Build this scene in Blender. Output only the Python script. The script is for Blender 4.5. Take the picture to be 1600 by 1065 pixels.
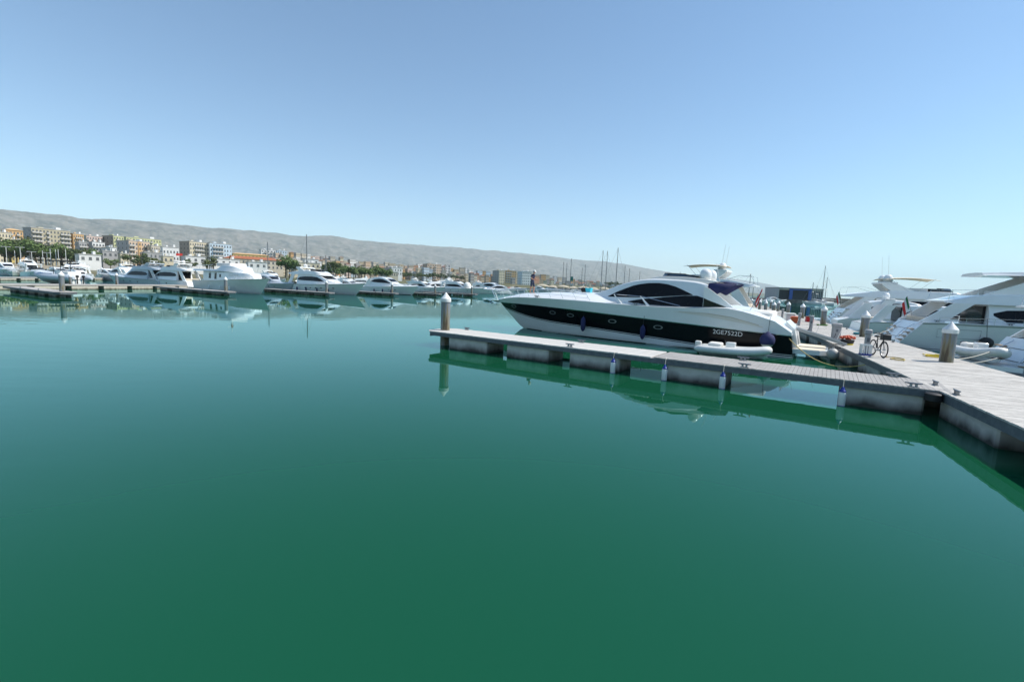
import bpy, bmesh, math, random
from mathutils import Vector, Matrix, noise as mnoise
rnd = random.Random(7)
sc = bpy.context.scene
for o in list(bpy.data.objects): bpy.data.objects.remove(o)
col = sc.collection
rad = math.radians

# ------------------------------------------------------------------ camera
CAM_H = 3.2; FPX = 740.0; ROLL = rad(2.35); PITCH = rad(6.67)
Fv = Vector((0, math.cos(PITCH), -math.sin(PITCH)))
U0 = Vector((0, math.sin(PITCH), math.cos(PITCH))); R0 = Vector((1, 0, 0))
Rv = math.cos(ROLL)*R0 + math.sin(ROLL)*U0
Uv = -math.sin(ROLL)*R0 + math.cos(ROLL)*U0
Cv = Vector((0, 0, CAM_H))
cd = bpy.data.cameras.new('camera'); cam = bpy.data.objects.new('camera', cd); col.objects.link(cam)
cd.sensor_width = 36; cd.lens = FPX/1600*36; cd.clip_start = 0.1; cd.clip_end = 60000
cam.matrix_world = Matrix(((Rv.x, Uv.x, -Fv.x, 0), (Rv.y, Uv.y, -Fv.y, 0), (Rv.z, Uv.z, -Fv.z, CAM_H), (0, 0, 0, 1)))
sc.camera = cam
# ------------------------------------------------------------------ sky, sun, exposure
SUN_AZ = rad(88); SUN_EL = rad(50)          # azimuth clockwise from +Y
w = bpy.data.worlds.new('World'); sc.world = w; w.use_nodes = True
nt = w.node_tree; nt.nodes.clear()
bg = nt.nodes.new('ShaderNodeBackground'); wo = nt.nodes.new('ShaderNodeOutputWorld'); sky = nt.nodes.new('ShaderNodeTexSky')
sky.sky_type = 'NISHITA'; sky.sun_disc = False; sky.sun_elevation = SUN_EL; sky.sun_rotation = SUN_AZ
sky.altitude = 0; sky.air_density = 1.0; sky.dust_density = 0.2; sky.ozone_density = 3.0
bg.inputs[1].default_value = 0.14
tn = nt.nodes.new('ShaderNodeMix'); tn.data_type = 'RGBA'; tn.blend_type = 'MULTIPLY'; tn.inputs[0].default_value = 1.0; tn.inputs[7].default_value = (.915, 1.03, 1.035, 1)   # camera white balance, same over the whole sky
nt.links.new(sky.outputs[0], tn.inputs[6]); nt.links.new(tn.outputs[2], bg.inputs[0]); nt.links.new(bg.outputs[0], wo.inputs[0])
sl = bpy.data.lights.new('sun', 'SUN'); sl.energy = 5.0; sl.angle = rad(0.53); sl.color = (1.0, 0.955, 0.88)
sun = bpy.data.objects.new('sun', sl); col.objects.link(sun)
sd = Vector((math.sin(SUN_AZ)*math.cos(SUN_EL), math.cos(SUN_AZ)*math.cos(SUN_EL), math.sin(SUN_EL)))
sun.rotation_euler = sd.to_track_quat('Z', 'Y').to_euler(); sun.location = (60, 0, 80)
sc.view_settings.view_transform = 'Standard'; sc.view_settings.look = 'None'
sc.view_settings.exposure = 0.20; sc.view_settings.gamma = 1.0; sc.view_settings.use_curve_mapping = False
sc.render.engine = 'CYCLES'
sc.cycles.volume_bounces = 2; sc.cycles.max_bounces = 8; sc.cycles.caustics_reflective = False; sc.cycles.caustics_refractive = False

# ------------------------------------------------------------------ photo pixel -> direction -> place
def ray(x, y): return Fv + (x-800)/FPX*Rv + (532.5-y)/FPX*Uv
def at(x, y, z=0.0):
    d = ray(x, y); return Cv + d*((z-CAM_H)/d.z)
def at_depth(x, y, Y):
    d = ray(x, y); return Cv + d*(Y/d.y)
def hor_y(x): return 412.9 + 0.041*x
def azdir(x):
    d = ray(x, hor_y(x)); v = Vector((d.x, d.y)); return v.normalized()
def lerp(a, b, t): return a+(b-a)*t
def interp(pts, x):
    if x <= pts[0][0]: return pts[0][1]
    for (a, b), (c, d) in zip(pts, pts[1:]):
        if x <= c: return b+(d-b)*(x-a)/(c-a)
    return pts[-1][1]
def smooth(pts, x):
    if x <= pts[0][0]: return pts[0][1]
    if x >= pts[-1][0]: return pts[-1][1]
    n = len(pts)
    for i in range(n-1):
        if x <= pts[i+1][0]:
            x0, y0 = pts[i]; x1, y1 = pts[i+1]
            def sl_(j):
                if j <= 0: return (pts[1][1]-pts[0][1])/(pts[1][0]-pts[0][0])
                if j >= n-1: return (pts[-1][1]-pts[-2][1])/(pts[-1][0]-pts[-2][0])
                return (pts[j+1][1]-pts[j-1][1])/(pts[j+1][0]-pts[j-1][0])
            h = x1-x0; t = (x-x0)/h; m0 = sl_(i)*h; m1 = sl_(i+1)*h
            return (2*t**3-3*t*t+1)*y0+(t**3-2*t*t+t)*m0+(-2*t**3+3*t*t)*y1+(t**3-t*t)*m1

# ------------------------------------------------------------------ materials
MT = {}
def mat(name, c, rough=.5, metal=0., var=0., vscale=3., c2=None, bump=0., bscale=20., coat=0., spec=.5, stretch=(1, 1, 1), trans=0., alpha=1.):
    if name in MT: return MT[name]
    m = bpy.data.materials.new(name); m.use_nodes = True; N = m.node_tree.nodes; Lk = m.node_tree.links
    p = N['Principled BSDF']; p.inputs['Base Color'].default_value = (*c, 1); p.inputs['Roughness'].default_value = rough
    p.inputs['Metallic'].default_value = metal; p.inputs['Coat Weight'].default_value = coat; p.inputs['Specular IOR Level'].default_value = spec
    p.inputs['Transmission Weight'].default_value = trans; p.inputs['Alpha'].default_value = alpha
    if var > 0 or c2 or bump > 0:
        tc = N.new('ShaderNodeTexCoord'); mp = N.new('ShaderNodeMapping'); mp.inputs['Scale'].default_value = stretch
        Lk.new(tc.outputs['Object'], mp.inputs[0])
    if var > 0 or c2:
        nz = N.new('ShaderNodeTexNoise'); nz.inputs['Scale'].default_value = vscale; nz.inputs['Detail'].default_value = 6; nz.inputs['Roughness'].default_value = .65
        Lk.new(mp.outputs[0], nz.inputs['Vector'])
        mx = N.new('ShaderNodeMix'); mx.data_type = 'RGBA'
        rp = N.new('ShaderNodeValToRGB'); rp.color_ramp.elements[0].position = .35; rp.color_ramp.elements[1].position = .68
        Lk.new(nz.outputs['Fac'], rp.inputs[0]); Lk.new(rp.outputs[0], mx.inputs[0])
        cc = c2 or tuple(x*(1-var) for x in c)
        mx.inputs[6].default_value = (*c, 1); mx.inputs[7].default_value = (*cc, 1)
        Lk.new(mx.outputs[2], p.inputs['Base Color'])
    if bump > 0:
        nb = N.new('ShaderNodeTexNoise'); nb.inputs['Scale'].default_value = bscale; nb.inputs['Detail'].default_value = 5
        Lk.new(mp.outputs[0], nb.inputs['Vector'])
        b = N.new('ShaderNodeBump'); b.inputs['Strength'].default_value = bump; b.inputs['Distance'].default_value = .02
        Lk.new(nb.outputs['Fac'], b.inputs['Height']); Lk.new(b.outputs[0], p.inputs['Normal'])
    MT[name] = m; return m

GEL = mat('white_gelcoat', (.84, .84, .82), .22, var=.06, vscale=.8, coat=.4)
GEL2 = mat('ivory_gelcoat', (.74, .71, .64), .3, var=.08, vscale=.9, coat=.2)
GELG = mat('grey_gelcoat', (.48, .52, .56), .25, var=.06, vscale=.8, coat=.4)
BLACKH = mat('black_hull_paint', (.004, .005, .007), .10, spec=.14, var=.2)
GLASS = mat('tinted_glass', (.006, .006, .008), .05, spec=.2, var=.3, vscale=.7)
GLASSB = mat('blue_tinted_glass', (.05, .09, .13), .05, spec=.7)
GLASSC = mat('clear_windscreen', (.55, .62, .66), .04, alpha=.35)
NAVY = mat('navy_fabric', (.014, .02, .095), .8, bump=.3, bscale=60, var=.25)
BLUE = mat('blue_plastic', (.01, .035, .28), .4, var=.2)
WHITEP = mat('white_plastic', (.78, .78, .76), .4, var=.1, vscale=4)
STEEL = mat('stainless_steel', (.62, .63, .64), .2, metal=1.)
ALU = mat('grey_aluminium', (.42, .43, .44), .38, metal=.7, var=.15)
DARK = mat('dark_interior', (.03, .028, .026), .7, var=.3)
DARKR = mat('black_rubber', (.012, .012, .013), .6)
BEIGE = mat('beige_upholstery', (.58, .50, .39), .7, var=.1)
TEAK = mat('teak_deck', (.42, .30, .19), .6, var=.3, vscale=6, stretch=(1, 14, 1))
CANVAS = mat('white_canvas', (.76, .74, .70), .85, var=.08, bump=.3, bscale=9)
CREAMC = mat('cream_canvas', (.70, .62, .48), .85, var=.1)
TUBEG = mat('grey_inflatable', (.50, .55, .60), .5, var=.08)
TUBEW = mat('white_inflatable', (.74, .73, .69), .5, var=.08)
RED = mat('red_cloth', (.45, .015, .02), .8, var=.2)
GREENF = mat('green_cloth', (.01, .17, .06), .8, var=.2)
WHITEF = mat('white_cloth', (.75, .75, .72), .8)
ANTIF = mat('dark_antifouling', (.02, .022, .03), .7, var=.3)
WOODV = mat('varnished_wood', (.16, .06, .025), .35, var=.3, vscale=5)
ROPEY = mat('yellow_rope', (.55, .42, .16), .9, bump=.5, bscale=120)
ROPEW = mat('pale_rope', (.55, .52, .45), .9, bump=.5, bscale=120)
DECKG = mat('weathered_deck_boards', (.54, .51, .465), .85, c2=(.40, .375, .34), vscale=2.2, bump=.35, bscale=40, stretch=(1, 1, 1))
DECKD = mat('grey_deck_boards', (.36, .345, .325), .85, c2=(.28, .265, .25), vscale=3, bump=.35, bscale=40)
SLABM = mat('pale_deck_slab', (.56, .54, .50), .85, c2=(.47, .45, .42), vscale=1.8, bump=.3, bscale=45)
FASC = mat('galvanised_fascia', (.085, .095, .11), .65, c2=(.14, .15, .16), vscale=5, bump=.2)
GALV = mat('cleat_metal', (.30, .31, .32), .45, metal=.8, var=.3, vscale=15)
CYAN = mat('cyan_plastic', (.03, .50, .62), .45)
ORANGE = mat('orange_plastic', (.62, .10, .02), .6, var=.2)
CORAL = mat('coral_petals', (.75, .16, .08), .7, var=.3, vscale=20)
YELLOWM = mat('yellow_hose', (.70, .52, .04), .5)
RUSTB = mat('rusty_brown', (.20, .075, .03), .85, var=.4, vscale=8)
SKIN = mat('skin', (.52, .25, .16), .6, var=.1)
SHIRT = mat('navy_shirt', (.025, .03, .07), .9, var=.2)
PORTM = mat('dull_porthole_metal', (.22, .23, .24), .4, metal=.4)
TEALR = mat('teal_rope', (.03, .20, .24), .9, bump=.5, bscale=100)
GREYP = mat('grey_plastic_box', (.33, .33, .34), .55, var=.1)

def staincon(name, c, wet, zwet=.28):
    m = bpy.data.materials.new(name); m.use_nodes = True; N = m.node_tree.nodes; Lk = m.node_tree.links; p = N['Principled BSDF']
    p.inputs['Roughness'].default_value = .85
    g = N.new('ShaderNodeNewGeometry'); sx = N.new('ShaderNodeSeparateXYZ'); Lk.new(g.outputs['Position'], sx.inputs[0])
    n1 = N.new('ShaderNodeTexNoise'); n1.inputs['Scale'].default_value = 1.6; n1.inputs['Detail'].default_value = 7
    mp = N.new('ShaderNodeMapping'); mp.inputs['Scale'].default_value = (1.2, 1.2, .6); Lk.new(g.outputs['Position'], mp.inputs[0]); Lk.new(mp.outputs[0], n1.inputs['Vector'])
    a = N.new('ShaderNodeMath'); a.operation = 'MULTIPLY_ADD'; a.inputs[1].default_value = -.42; Lk.new(n1.outputs['Fac'], a.inputs[0]); Lk.new(sx.outputs[2], a.inputs[2])
    mr = N.new('ShaderNodeMapRange'); mr.inputs[1].default_value = -.18; mr.inputs[2].default_value = zwet; Lk.new(a.outputs[0], mr.inputs[0])
    n2 = N.new('ShaderNodeTexNoise'); n2.inputs['Scale'].default_value = 3.; n2.inputs['Detail'].default_value = 8; Lk.new(mp.outputs[0], n2.inputs['Vector'])
    mc = N.new('ShaderNodeMix'); mc.data_type = 'RGBA'; Lk.new(n2.outputs['Fac'], mc.inputs[0]); mc.inputs[6].default_value = (*[x*.72 for x in c], 1); mc.inputs[7].default_value = (*[x*1.2 for x in c], 1)
    mx = N.new('ShaderNodeMix'); mx.data_type = 'RGBA'; Lk.new(mr.outputs[0], mx.inputs[0]); mx.inputs[6].default_value = (*wet, 1); Lk.new(mc.outputs[2], mx.inputs[7])
    Lk.new(mx.outputs[2], p.inputs['Base Color'])
    b = N.new('ShaderNodeBump'); b.inputs['Strength'].default_value = .4; b.inputs['Distance'].default_value = .02; Lk.new(n2.outputs['Fac'], b.inputs['Height']); Lk.new(b.outputs[0], p.inputs['Normal'])
    MT[name] = m; return m
CONC = staincon('stained_float_concrete', (.58, .55, .50), (.05, .046, .038), .12)
CONCL = staincon('pale_beam_concrete', (.50, .46, .38), (.09, .08, .05), .05)
PILE0 = staincon('pile_steel', (.235, .25, .265), (.05, .04, .025))

# rust and lime streaks on piles: vertical streaks by angle
def pile_mat():
    m = bpy.data.materials.new('streaked_pile_steel'); m.use_nodes = True; N = m.node_tree.nodes; Lk = m.node_tree.links; p = N['Principled BSDF']
    p.inputs['Roughness'].default_value = .55
    tc = N.new('ShaderNodeTexCoord'); mp = N.new('ShaderNodeMapping'); mp.inputs['Scale'].default_value = (5, 5, .55); Lk.new(tc.outputs['Object'], mp.inputs[0])
    n = N.new('ShaderNodeTexNoise'); n.inputs['Scale'].default_value = 1.3; n.inputs['Detail'].default_value = 6; Lk.new(mp.outputs[0], n.inputs['Vector'])
    sx = N.new('ShaderNodeSeparateXYZ'); Lk.new(tc.outputs['Object'], sx.inputs[0])
    mr = N.new('ShaderNodeMapRange'); mr.inputs[1].default_value = 2.2; mr.inputs[2].default_value = .9; mr.inputs[3].default_value = .0; mr.inputs[4].default_value = .17; Lk.new(sx.outputs[2], mr.inputs[0])
    ad = N.new('ShaderNodeMath'); ad.operation = 'ADD'; Lk.new(n.outputs['Fac'], ad.inputs[0]); Lk.new(mr.outputs[0], ad.inputs[1])
    r = N.new('ShaderNodeValToRGB'); e = r.color_ramp.elements; e[0].position = .60; e[0].color = (.185, .20, .215, 1); e[1].position = .80; e[1].color = (.075, .052, .028, 1)
    k = e.new(.69); k.color = (.20, .175, .105, 1)
    Lk.new(ad.outputs[0], r.inputs[0]); Lk.new(r.outputs[0], p.inputs['Base Color'])
    return m
PILEM = pile_mat()

# ------------------------------------------------------------------ mesh builder and object helpers
class MB:
    def __init__(s): s.v = []; s.f = []
    def add(s, vs, fs):
        b = len(s.v); s.v += [tuple(v) for v in vs]; s.f += [tuple(b+i for i in f) for f in fs]; return s
    def box(s, x0, x1, y0, y1, z0, z1):
        return s.add([(x0, y0, z0), (x1, y0, z0), (x1, y1, z0), (x0, y1, z0), (x0, y0, z1), (x1, y0, z1), (x1, y1, z1), (x0, y1, z1)],
                     [(3, 2, 1, 0), (4, 5, 6, 7), (0, 1, 5, 4), (1, 2, 6, 5), (2, 3, 7, 6), (3, 0, 4, 7)])
    def prism(s, poly, z0, z1):
        n = len(poly); return s.add([(x, y, z0) for x, y in poly]+[(x, y, z1) for x, y in poly],
            [tuple(range(n-1, -1, -1)), tuple(range(n, 2*n))]+[(i, (i+1) % n, n+(i+1) % n, n+i) for i in range(n)])
    def side(s, poly, y0, y1):      # polygon in (x, z) extruded along y
        n = len(poly); return s.add([(x, y0, z) for x, z in poly]+[(x, y1, z) for x, z in poly],
            [tuple(range(n)), tuple(range(2*n-1, n-1, -1))]+[(i, n+i, n+(i+1) % n, (i+1) % n) for i in range(n)])
    def tube(s, pts, r, n=6):
        P = [Vector(p) for p in pts]; rs = r if isinstance(r, (list, tuple)) else [r]*len(P); vs = []; fs = []
        for i, p in enumerate(P):
            d = (P[min(i+1, len(P)-1)]-P[max(i-1, 0)]).normalized()
            a = d.cross(Vector((0, 0, 1)));
            if a.length < .05: a = d.cross(Vector((0, 1, 0)))
            a.normalize(); b = d.cross(a)
            vs += [p+(a*math.cos(2*math.pi*k/n)+b*math.sin(2*math.pi*k/n))*rs[i] for k in range(n)]
        for i in range(len(P)-1):
            fs += [(i*n+k, i*n+(k+1) % n, (i+1)*n+(k+1) % n, (i+1)*n+k) for k in range(n)]
        fs += [tuple(range(n-1, -1, -1)), tuple(range((len(P)-1)*n, len(P)*n))]
        return s.add(vs, fs)
    def lathe(s, prof, n=16, c=(0, 0, 0)):
        vs = []; fs = []
        for r, z in prof: vs += [(c[0]+r*math.cos(2*math.pi*k/n), c[1]+r*math.sin(2*math.pi*k/n), c[2]+z) for k in range(n)]
        for i in range(len(prof)-1): fs += [(i*n+k, i*n+(k+1) % n, (i+1)*n+(k+1) % n, (i+1)*n+k) for k in range(n)]
        fs += [tuple(range(n-1, -1, -1)), tuple(range((len(prof)-1)*n, len(prof)*n))]
        return s.add(vs, fs)
    def ball(s, c, r, n=12, sz=1.):
        return s.lathe([(max(.001, r*math.sin(math.pi*i/8)), -r*sz*math.cos(math.pi*i/8)) for i in range(9)], n, c)
    def grid(s, G, closed=False):
        a = len(G); b = len(G[0]); vs = [p for row in G for p in row]; fs = []
        for i in range(a-1):
            for j in range(b-1 if not closed else b): fs.append((i*b+j, i*b+(j+1) % b, (i+1)*b+(j+1) % b, (i+1)*b+j))
        return s.add(vs, fs)
    def mesh(s, name, m, ang=35):
        me = bpy.data.meshes.new(name); me.from_pydata(s.v, [], s.f); me.validate(); me.update()
        bm = bmesh.new(); bm.from_mesh(me); bmesh.ops.remove_doubles(bm, verts=bm.verts, dist=1e-5)
        bmesh.ops.recalc_face_normals(bm, faces=bm.faces); bm.to_mesh(me); bm.free()
        if m: me.materials.append(m)
        if ang:
            me.polygons.foreach_set('use_smooth', [True]*len(me.polygons)); me.set_sharp_from_angle(angle=rad(ang))
        return me
    def build(s, name, m, parent=None, ang=35):
        o = bpy.data.objects.new(name, s.mesh(name, m, ang)); col.objects.link(o)
        if parent: o.parent = parent
        return o
def tag(o, label, cat, group=None, kind=None):
    o['label'] = label; o['category'] = cat
    if group: o['group'] = group
    if kind: o['kind'] = kind
    return o
def thing(name, label, cat, loc=(0, 0, 0), rz=0., group=None):
    o = bpy.data.objects.new(name, None); o.empty_display_size = .3; col.objects.link(o); o.location = loc; o.rotation_euler = (0, 0, rz)
    return tag(o, label, cat, group)
def struct(o): o['kind'] = 'structure'; return o
def put(name, me, parent=None, loc=(0, 0, 0), rz=0., sc_=None):
    o = bpy.data.objects.new(name, me); col.objects.link(o); o.location = loc; o.rotation_euler = (0, 0, rz)
    if sc_: o.scale = sc_
    if parent: o.parent = parent
    return o
def ang_of(v): return math.atan2(v[1], v[0])
# ================================================================== SETTING: water, coast, hills
def water_mat():
    m = bpy.data.materials.new('harbour_water'); m.use_nodes = True; N = m.node_tree.nodes; Lk = m.node_tree.links; N.clear()
    out = N.new('ShaderNodeOutputMaterial'); mix = N.new('ShaderNodeMixShader'); df = N.new('ShaderNodeBsdfDiffuse'); gl = N.new('ShaderNodeBsdfGlossy'); fr = N.new('ShaderNodeFresnel')
    fr.inputs[0].default_value = 1.333; gl.inputs['Roughness'].default_value = 0.0; gl.inputs['Color'].default_value = (.62, .87, .90, 1)
    geo = N.new('ShaderNodeNewGeometry')
    # turbid green body, slightly patchy
    n0 = N.new('ShaderNodeTexNoise'); n0.inputs['Scale'].default_value = .06; n0.inputs['Detail'].default_value = 2; Lk.new(geo.outputs['Position'], n0.inputs['Vector'])
    mc = N.new('ShaderNodeMix'); mc.data_type = 'RGBA'; Lk.new(n0.outputs['Fac'], mc.inputs[0])
    mc.inputs[6].default_value = (.0056, .070, .0315, 1); mc.inputs[7].default_value = (.0072, .080, .0385, 1); Lk.new(mc.outputs[2], df.inputs[0])
    # very small ripples, patches of them
    mp = N.new('ShaderNodeMapping'); mp.inputs['Rotation'].default_value = (0, 0, rad(-20)); mp.inputs['Scale'].default_value = (.55, 1.5, 1); Lk.new(geo.outputs['Position'], mp.inputs[0])
    n1 = N.new('ShaderNodeTexNoise'); n1.inputs['Scale'].default_value = .8; n1.inputs['Detail'].default_value = 3; Lk.new(mp.outputs[0], n1.inputs['Vector'])
    n2 = N.new('ShaderNodeTexNoise'); n2.inputs['Scale'].default_value = .03; n2.inputs['Detail'].default_value = 2; Lk.new(geo.outputs['Position'], n2.inputs['Vector'])
    mr = N.new('ShaderNodeMapRange'); mr.inputs[1].default_value = .42; mr.inputs[2].default_value = .7; mr.inputs[3].default_value = .10; mr.inputs[4].default_value = 1.0; Lk.new(n2.outputs['Fac'], mr.inputs[0])
    mu = N.new('ShaderNodeMath'); mu.operation = 'MULTIPLY'; Lk.new(n1.outputs['Fac'], mu.inputs[0]); Lk.new(mr.outputs[0], mu.inputs[1])
    b = N.new('ShaderNodeBump'); b.inputs['Strength'].default_value = 1.0; b.inputs['Distance'].default_value = .010; Lk.new(mu.outputs[0], b.inputs['Height'])
    for x in (gl, fr): Lk.new(b.outputs[0], x.inputs['Normal'])
    Lk.new(fr.outputs[0], mix.inputs[0]); Lk.new(df.outputs[0], mix.inputs[1]); Lk.new(gl.outputs[0], mix.inputs[2]); Lk.new(mix.outputs[0], out.inputs[0])
    return m
mb = MB(); mb.add([(-19000, -2500, 0), (19000, -2500, 0), (19000, 19000, 0), (-19000, 19000, 0)], [(0, 1, 2, 3)])
struct(mb.build('water', water_mat(), ang=0))

SHORE = [(-700, 230), (0, 235), (100, 240), (250, 262), (360, 300), (480, 350), (600, 430), (700, 540), (800, 680), (900, 850), (1000, 1100), (1090, 1700), (1170, 3500), (1240, 7000)]
def ground_z(x, y):
    r = math.hypot(x, y); return 1.7 + max(0, min(r-300, 500))*.012 + max(0, r-800)*.004
GROUND = mat('dry_coastal_ground', (.20, .175, .115), .95, c2=(.10, .115, .05), vscale=.012)
def fbm(x, y, z, o=5):
    s = 0; a = .5; f = 1.
    for _ in range(o): s += a*mnoise.noise((x*f, y*f, z*f)); a *= .5; f *= 2.1
    return s
G = []
for px in range(-700, 1241, 20):
    d = azdir(px); r0 = interp(SHORE, px); row = [(d.x*r0, d.y*r0, -.6)]
    for k in range(12):
        r = r0*(1+.0001)+(9500-r0)*(k/11)**2.2
        row.append((d.x*r, d.y*r, ground_z(d.x*r, d.y*r)))
    G.append(row)
mb = MB(); mb.grid(G); struct(mb.build('coastal_ground', GROUND, ang=30))

RIDGE = [(-700, 300), (-300, 312), (0, 325), (50, 330), (110, 336.5), (130, 340), (200, 342.5), (250, 346), (300, 352), (330, 354), (360, 356), (420, 361.5), (470, 367), (520, 368), (560, 374), (600, 377), (640, 380), (680, 384), (720, 386), (760, 389.5), (850, 398), (900, 404.5), (965, 410), (997, 416.5), (1038, 423.5), (1062, 428), (1110, 431), (1155, 436.5), (1180, 440), (1205, 445), (1230, 452), (1262, 462)]
RDIST = [(-700, 6500), (0, 6800), (400, 7600), (800, 9600), (1000, 11500), (1100, 14500), (1260, 17000)]
def hill_mat():
    m = bpy.data.materials.new('rocky_scrub_hillside'); m.use_nodes = True; N = m.node_tree.nodes; Lk = m.node_tree.links; p = N['Principled BSDF']; p.inputs['Roughness'].default_value = .95; p.inputs['Specular IOR Level'].default_value = .1
    g = N.new('ShaderNodeNewGeometry')
    n1 = N.new('ShaderNodeTexNoise'); n1.inputs['Scale'].default_value = .0055; n1.inputs['Detail'].default_value = 9; n1.inputs['Roughness'].default_value = .65; Lk.new(g.outputs['Position'], n1.inputs['Vector'])
    r = N.new('ShaderNodeValToRGB'); e = r.color_ramp.elements; e[0].position = .36; e[0].color = (.045, .052, .035, 1); e[1].position = .66; e[1].color = (.20, .175, .14, 1); k = e.new(.5); k.color = (.12, .112, .08, 1)
    Lk.new(n1.outputs['Fac'], r.inputs[0])
    n2 = N.new('ShaderNodeTexNoise'); n2.inputs['Scale'].default_value = .02; n2.inputs['Detail'].default_value = 6; Lk.new(g.outputs['Position'], n2.inputs['Vector'])
    mr = N.new('ShaderNodeMapRange'); mr.inputs[1].default_value = .53; mr.inputs[2].default_value = .68; Lk.new(n2.outputs['Fac'], mr.inputs[0])
    mx = N.new('ShaderNodeMix'); mx.data_type = 'RGBA'; Lk.new(mr.outputs[0], mx.inputs[0]); Lk.new(r.outputs[0], mx.inputs[6]); mx.inputs[7].default_value = (.24, .22, .185, 1)
    Lk.new(mx.outputs[2], p.inputs['Base Color']); return m
G = []; NR = 46
for px in [x*.5 for x in range(-1400, 2532, 5)]:
    d = azdir(px); rr = interp(RDIST, px); yr = smooth(RIDGE, px)
    hd = ray(px, yr); zr = CAM_H + hd.z/math.hypot(hd.x, hd.y)*rr
    rf = rr*.52; row = []
    for k in range(NR+14):
        t = k/NR; r = lerp(rf, rr, t) if t <= 1 else rr+(t-1)*2600
        x = d.x*r; y = d.y*r
        s = (t**1.45 if t <= 1 else 1-.5*(t-1)**1.2)
        e = max(0, 1-abs(t-.6)/.5)
        gy = (1-abs(mnoise.noise((px*.03+t*1.2, t*2.6, 4.)))*2)*.10 + (1-abs(mnoise.noise((px*.085-t*2.5, t*5., 8.)))*2)*.05 + (1-abs(mnoise.noise((px*.25+t*3, t*11., 2.)))*2)*.018
        gully = .42*gy+.5*(abs(mnoise.noise((x*.0016+y*.0006, y*.0016, 3.1)))*.22 + fbm(x*.003, y*.003, 1.7)*.10 + abs(mnoise.noise((x*.0055, y*.0055, 7)))*.03)
        crest = fbm(px*.02, t*2, 9)*.012*zr
        z = zr*(s - gully*min(1., e*1.35)) + (crest if .9 < t < 1.1 else 0)
        if t < 1: z = min(z, zr*(t+.02)*.985)
        row.append((x, y, max(z, 1.0) if k else .4))
    G.append(row)
mb = MB(); mb.grid(G); struct(mb.build('hills', hill_mat(), ang=0))
hl = bpy.data.objects['hills']; hl.data.polygons.foreach_set('use_smooth', [True]*len(hl.data.polygons))

# right-hand outer quay and breakwater, far shore wall
QUAY = mat('quay_stone', (.22, .20, .175), .9, c2=(.10, .095, .085), vscale=.5, bump=.5, bscale=2)
SAND = mat('pale_quay_surface', (.42, .36, .28), .9, var=.3, vscale=.05)
def strip_wall(name, pts, wdt, z0, z1, m):
    mb = MB(); n = len(pts); L_ = []; Rr = []
    for i, p in enumerate(pts):
        a = Vector(pts[max(i-1, 0)]); b = Vector(pts[min(i+1, n-1)]); d = (b-a).normalized(); q = Vector((-d.y, d.x)); p = Vector(p)
        L_.append(p); Rr.append(p+q*wdt)
    G = [[(a.x, a.y, z0), (a.x, a.y, z1), (b.x, b.y, z1), (b.x, b.y, z0)] for a, b in zip(L_, Rr)]
    mb.grid(G); mb.add(G[0], [(0, 1, 2, 3)]); mb.add(G[-1], [(3, 2, 1, 0)])
    return mb.build(name, m, ang=20)
qa = at(1150, 469.5); qb = at(1300, 475.5)
qd = (qb-qa).normalized()
struct(strip_wall('outer_quay', [(qa.x-60*qd.x, qa.y-60*qd.y), (qa.x, qa.y), (qb.x, qb.y), (qb.x+120*qd.x+30, qb.y+120*qd.y+25)], 60, -.5, 1.9, QUAY))
# ================================================================== PONTOONS, PILES
Mdir = Vector((.40, .9165)); PS = .96; A0 = Vector((12.75, 14.22))*PS; Nout = Vector((.9165, -.40))
def pier_pt(t, a): p = A0+Mdir*t*PS+Nout*a*PS; return (p.x, p.y)
UF = Vector((-.833, .553)).normalized(); N0 = Vector((12.45, 13.49))*PS; NF = Vector((-UF.y, UF.x))
def fing_pt(x, y): p = N0+UF*x*PS+NF*y*PS; return (p.x, p.y)
PILE_ME = {}
def pile(x, y, ztip, label, group=None, r=.235):
    t = thing('mooring_pile', label, 'mooring pile', (x, y, 0), rnd.uniform(0, 6.28) if group else rad(200), group)
    k = (round(ztip, 2), r)
    if k not in PILE_ME:
        a = MB(); zc = ztip-.46*r/.235
        a.lathe([(r, -.75), (r, zc)], 24)
        c = MB(); c.lathe([(r*1.13, zc-.03), (r*1.15, zc+.0), (r*1.13, zc+.13), (r*.9, zc+.20), (r*.45, zc+.33), (.012, ztip)], 24)
        PILE_ME[k] = (a.mesh('pile_shaft', PILEM), c.mesh('pile_cap', WHITEP))
    put('shaft', PILE_ME[k][0], t); put('cap', PILE_ME[k][1], t); return t
def rbox(mb, x0, x1, y0, y1, z0, z1, b=.04):    # box with chamfered vertical + top edges
    P = lambda i: [(x0+i+b, y0+i), (x1-i-b, y0+i), (x1-i, y0+i+b), (x1-i, y1-i-b), (x1-i-b, y1-i), (x0+i+b, y1-i), (x0+i, y1-i-b), (x0+i, y0+i+b)]
    G = [[(x, y, z0) for x, y in P(0)], [(x, y, z1-b) for x, y in P(0)], [(x, y, z1) for x, y in P(b)]]
    mb.grid(G, closed=True); mb.add(G[-1], [tuple(range(8))]); mb.add(G[0], [tuple(range(7, -1, -1))]); return mb
CLEAT = None
def cleat_mesh():
    global CLEAT
    if CLEAT is None:
        a = MB(); a.box(-.09, -.03, -.03, .03, 0, .09); a.box(.03, .09, -.03, .03, 0, .09); a.box(-.13, .13, -.045, .045, 0, .015)
        a.tube([(-.2, 0, .115), (-.11, 0, .105), (.11, 0, .105), (.2, 0, .115)], [.018, .026, .026, .018], 8)
        CLEAT = a.mesh('cleat', GALV)
    return CLEAT

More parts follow.
